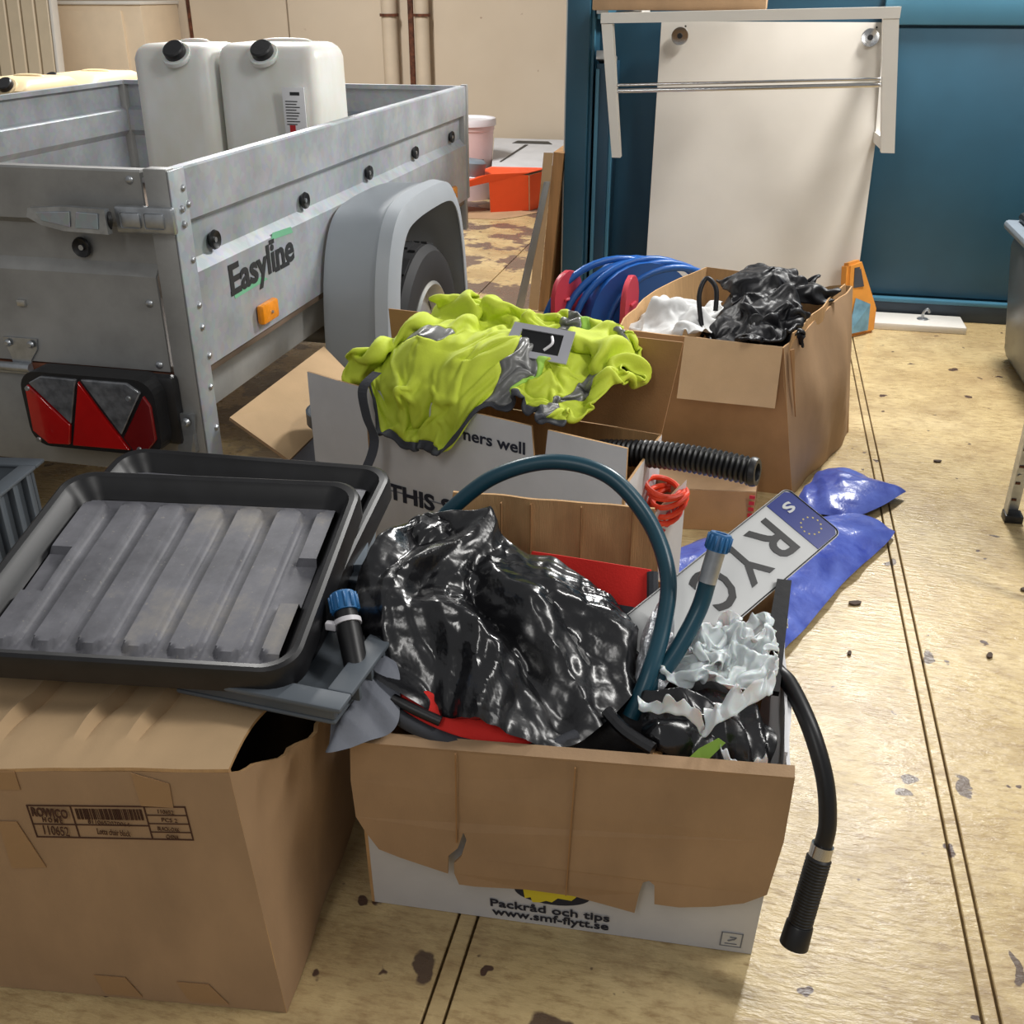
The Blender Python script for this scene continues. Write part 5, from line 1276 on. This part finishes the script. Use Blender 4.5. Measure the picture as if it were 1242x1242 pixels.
def tape(name, q, parent): return slab(name, 'tape', [FL_(s, t, .0022) for s, t in q], .0012, parent)
tape('tape_strip', ((.775, .875), (.85, .87), (.855, .96), (.772, 1.0)), cfr)
tape('tape_strip', ((.415, .60), (.50, .61), (.465, .80), (.42, .80)), cfr)
tape('tape_strip', ((.545, .02), (.64, .02), (.61, .11), (.53, .11)), cfr)
tape('tape_strip', ((.76, .02), (.86, .02), (.82, .11), (.74, .11)), cfr)
tape('tape_strip', ((.42, .93), (.50, .93), (.50, 1.0), (.42, 1.0)), cfr)
dkb = blob('dark_bundle', 'dark_cloth', (-.80, 1.2, .20), (.20, .24, .19), None, amp=.08, nsc=3, sub=3, seed=8, flat=.015); tag(dkb, 'dark cloth bundle inside the brown carton, seen through its open corner', 'bundle')

# ------------------------------------------------------------------ crates and trays
def crate(name, label, m, c, ang, w_, d_, z0, z1, wall=.012):
    t = thing(name, label, 'crate', (c[0], c[1], z0), None)
    R_ = Matrix.Rotation(ang, 3, 'Z'); o = V((c[0], c[1], 0))
    def bx(nm, a, b, bev=.004, mm=m):
        bm = B(); add_box(bm, o + V(a), o + V(b), bev, 2, R_, o); return link(nm, bm, mm, t, 'auto')
    hw, hd = w_ / 2, d_ / 2
    bx('crate_bottom', (-hw, -hd, z0), (hw, hd, z0 + .008))
    bx('crate_wall', (-hw, -hd, z0 + .008), (hw, -hd + wall, z1 - .008)); bx('crate_wall', (-hw, hd - wall, z0 + .008), (hw, hd, z1 - .008))
    bx('crate_wall', (-hw, -hd + wall, z0 + .008), (-hw + wall, hd - wall, z1 - .008)); bx('crate_wall', (hw - wall, -hd + wall, z0 + .008), (hw, hd - wall, z1 - .008))
    e = .018
    bx('crate_rim', (-hw - e, -hd - e, z1 - .008), (hw + e, -hd + e, z1), .003); bx('crate_rim', (-hw - e, hd - e, z1 - .008), (hw + e, hd + e, z1), .003)
    bx('crate_rim', (-hw - e, -hd + e, z1 - .008), (-hw + e, hd - e, z1), .003); bx('crate_rim', (hw - e, -hd + e, z1 - .008), (hw + e, hd - e, z1), .003)
    for k in range(6):
        y = -hd + .05 + k * (d_ - .1) / 5
        bx('crate_rib', (hw, y - .004, z0 + .01), (hw + .014, y + .004, z1 - .009), .001)
    return t
crate('stacking_crate', 'grey plastic crate lying under the black trays on the brown carton', 'grey_crate', (-.575, 1.145), math.radians(-4), .24, .30, .449, .493)
pl_ = thing('folding_crate', 'narrow folded grey plastic crate on edge between the black trays and front white box', 'crate', (-.6, 1.45, .42))
slab('crate_wall', ['grey_plastic', 'grey_plastic'], [(-.655, 1.60, .42), (-.560, 1.30, .42), (-.560, 1.30, .505), (-.655, 1.60, .505)], .022, pl_)
slab('crate_rim', ['silver', 'silver'], [(-.660, 1.605, .5055), (-.682, 1.598, .5055), (-.586, 1.292, .5055), (-.557, 1.296, .5055)], .006, pl_)
crate('stacking_crate', 'light grey plastic crate behind the black trays at the left edge', 'grey_crate', (-1.56, 1.46), math.radians(8), .36, .36, 0.0, .44)

def tray(label, FLp, FRp, BRp, BLp, depth, ribs=6):
    """rim corners of a moulded seedling tray"""
    q = [V(p) for p in (FLp, FRp, BRp, BLp)]
    t = thing('plastic_tray', label, 'tray', sum(q, V((0, 0, 0))) / 4 - V((0, 0, depth)), 'black plastic trays')
    X = ((q[1] - q[0]) + (q[2] - q[3])).normalized(); Yv = (q[3] - q[0]) + (q[2] - q[1]); Yv = (Yv - X * Yv.dot(X)).normalized(); Z = X.cross(Yv)
    w_ = ((q[1] - q[0]).length + (q[2] - q[3]).length) / 2; d_ = ((q[3] - q[0]).length + (q[2] - q[1]).length) / 2; o = sum(q, V((0, 0, 0))) / 4
    def G(x, y, z): return o + X * x + Yv * y + Z * z
    def rr(hw, hd, r, z, n=8):
        out = []
        for sx, sy, a0 in ((1, 1, 0), (-1, 1, 90), (-1, -1, 180), (1, -1, 270)):
            for k in range(n + 1):
                a = math.radians(a0 + 90 * k / n); out.append(G(sx * (hw - r) + r * math.cos(a), sy * (hd - r) + r * math.sin(a), z))
        return out
    hw, hd = w_ / 2, d_ / 2
    loops = [(0, 0, .05, -.040), (.0, 0, .05, -.012), (.003, .003, .048, -.003), (.008, .008, .045, 0), (.016, .016, .042, -.002), (.020, .020, .04, -.008), (.024, .024, .038, -.012), (.032, .032, .034, -depth * .75), (.038, .038, .03, -depth)]
    bm = B(); L_ = [[bm.verts.new(p) for p in rr(hw - a, hd - b, r, z)] for a, b, r, z in loops]
    n = len(L_[0])
    for i in range(len(L_) - 1):
        for k in range(n): bm.faces.new((L_[i][k], L_[i][(k + 1) % n], L_[i + 1][(k + 1) % n], L_[i + 1][k]))
    under = [bm.verts.new(p) for p in rr(hw - .030, hd - .030, .034, -depth - .004)]
    for k in range(n): bm.faces.new((L_[0][(k + 1) % n], L_[0][k], under[k], under[(k + 1) % n]))
    bm.faces.new(under[::-1])
    link('tray_rim', bm, 'tray_rim', t, 'auto')
    # corrugated floor: broad ridges with rounded ends
    iw, idp = hw - .04, hd - .04; nx, ny = 156, 70; bm = B(); G_ = []
    for j in range(ny + 1):
        for i in range(nx + 1):
            x = -iw + 2 * iw * i / nx; y = -idp + 2 * idp * j / ny
            ph = (x + iw) / (2 * iw) * (ribs + .5); fr_ = ph % 1.0
            h = .011 if .07 < fr_ < .66 else (.011 * max(0, min(1, fr_ / .07)) if fr_ <= .07 else .011 * max(0, 1 - (fr_ - .66) / .10))
            c_ = (fr_ - .37) / .36
            e0 = .034 - .024 * math.sqrt(max(0, 1 - min(1, c_ * c_))); ed = min(y + idp, idp - y, .06)
            h *= max(0, min(1, (ed - e0 + .004) / .008))
            # finger notches at both ends
            if abs(abs(x) - iw) < .035 and abs(y + .01) < .05: h = -.002
            z = -depth + .001 + h + .0015 * noise.noise(V((x * 9, y * 9, ribs)))
            G_.append(bm.verts.new(G(x, y, z)))
    for j in range(ny):
        for i in range(nx): k = j * (nx + 1) + i; bm.faces.new((G_[k], G_[k + 1], G_[k + nx + 2], G_[k + nx + 1]))
    link('tray_floor', bm, 'dusty_tray', t, 'auto')
    return t
tray('black corrugated plastic tray on top, dusty inside', (-.975, .93, .525), (-.488, .99, .525), (-.597, 1.405, .60), (-1.10, 1.335, .60), .034)
tray('black plastic tray underneath, only its back rim showing', (-.955, 1.03, .484), (-.475, 1.07, .484), (-.640, 1.525, .562), (-1.19, 1.515, .562), .03)

# ------------------------------------------------------------------ loose chips on the floor
ch0 = None
for i, (x, y, r, s_, wh) in enumerate(((.325, 2.22, .3, 1., 'nearest the large blue bag'), (.60, 2.06, 1.2, .7, 'alone right of the floor seam'), (.735, 2.38, .5, .9, 'in front of the steel rack foot'), (.63, 3.15, .1, .8, 'farthest off, towards the plastic bin'), (.30, 2.0, 1.4, .5, 'the tiny one below the large blue bag'))):
    bm = B(); add_slab(bm, [V((math.cos(a) * .016 * s_ * (1 + .4 * noise.noise(V((a, i, 0)))), math.sin(a) * .009 * s_, .004)) for a in (2 * PI * k / 7 for k in range(7))], .004)
    for v in bm.verts: v.co = Matrix.Rotation(r, 3, 'Z') @ v.co + V((x, y, 0.0005 + abs(v.co.x) * .2))
    o = link('floor_chip', bm, 'dirt_chip'); tag(o, 'dark flake of debris on the floor, ' + wh, 'debris', 'flakes on the floor')
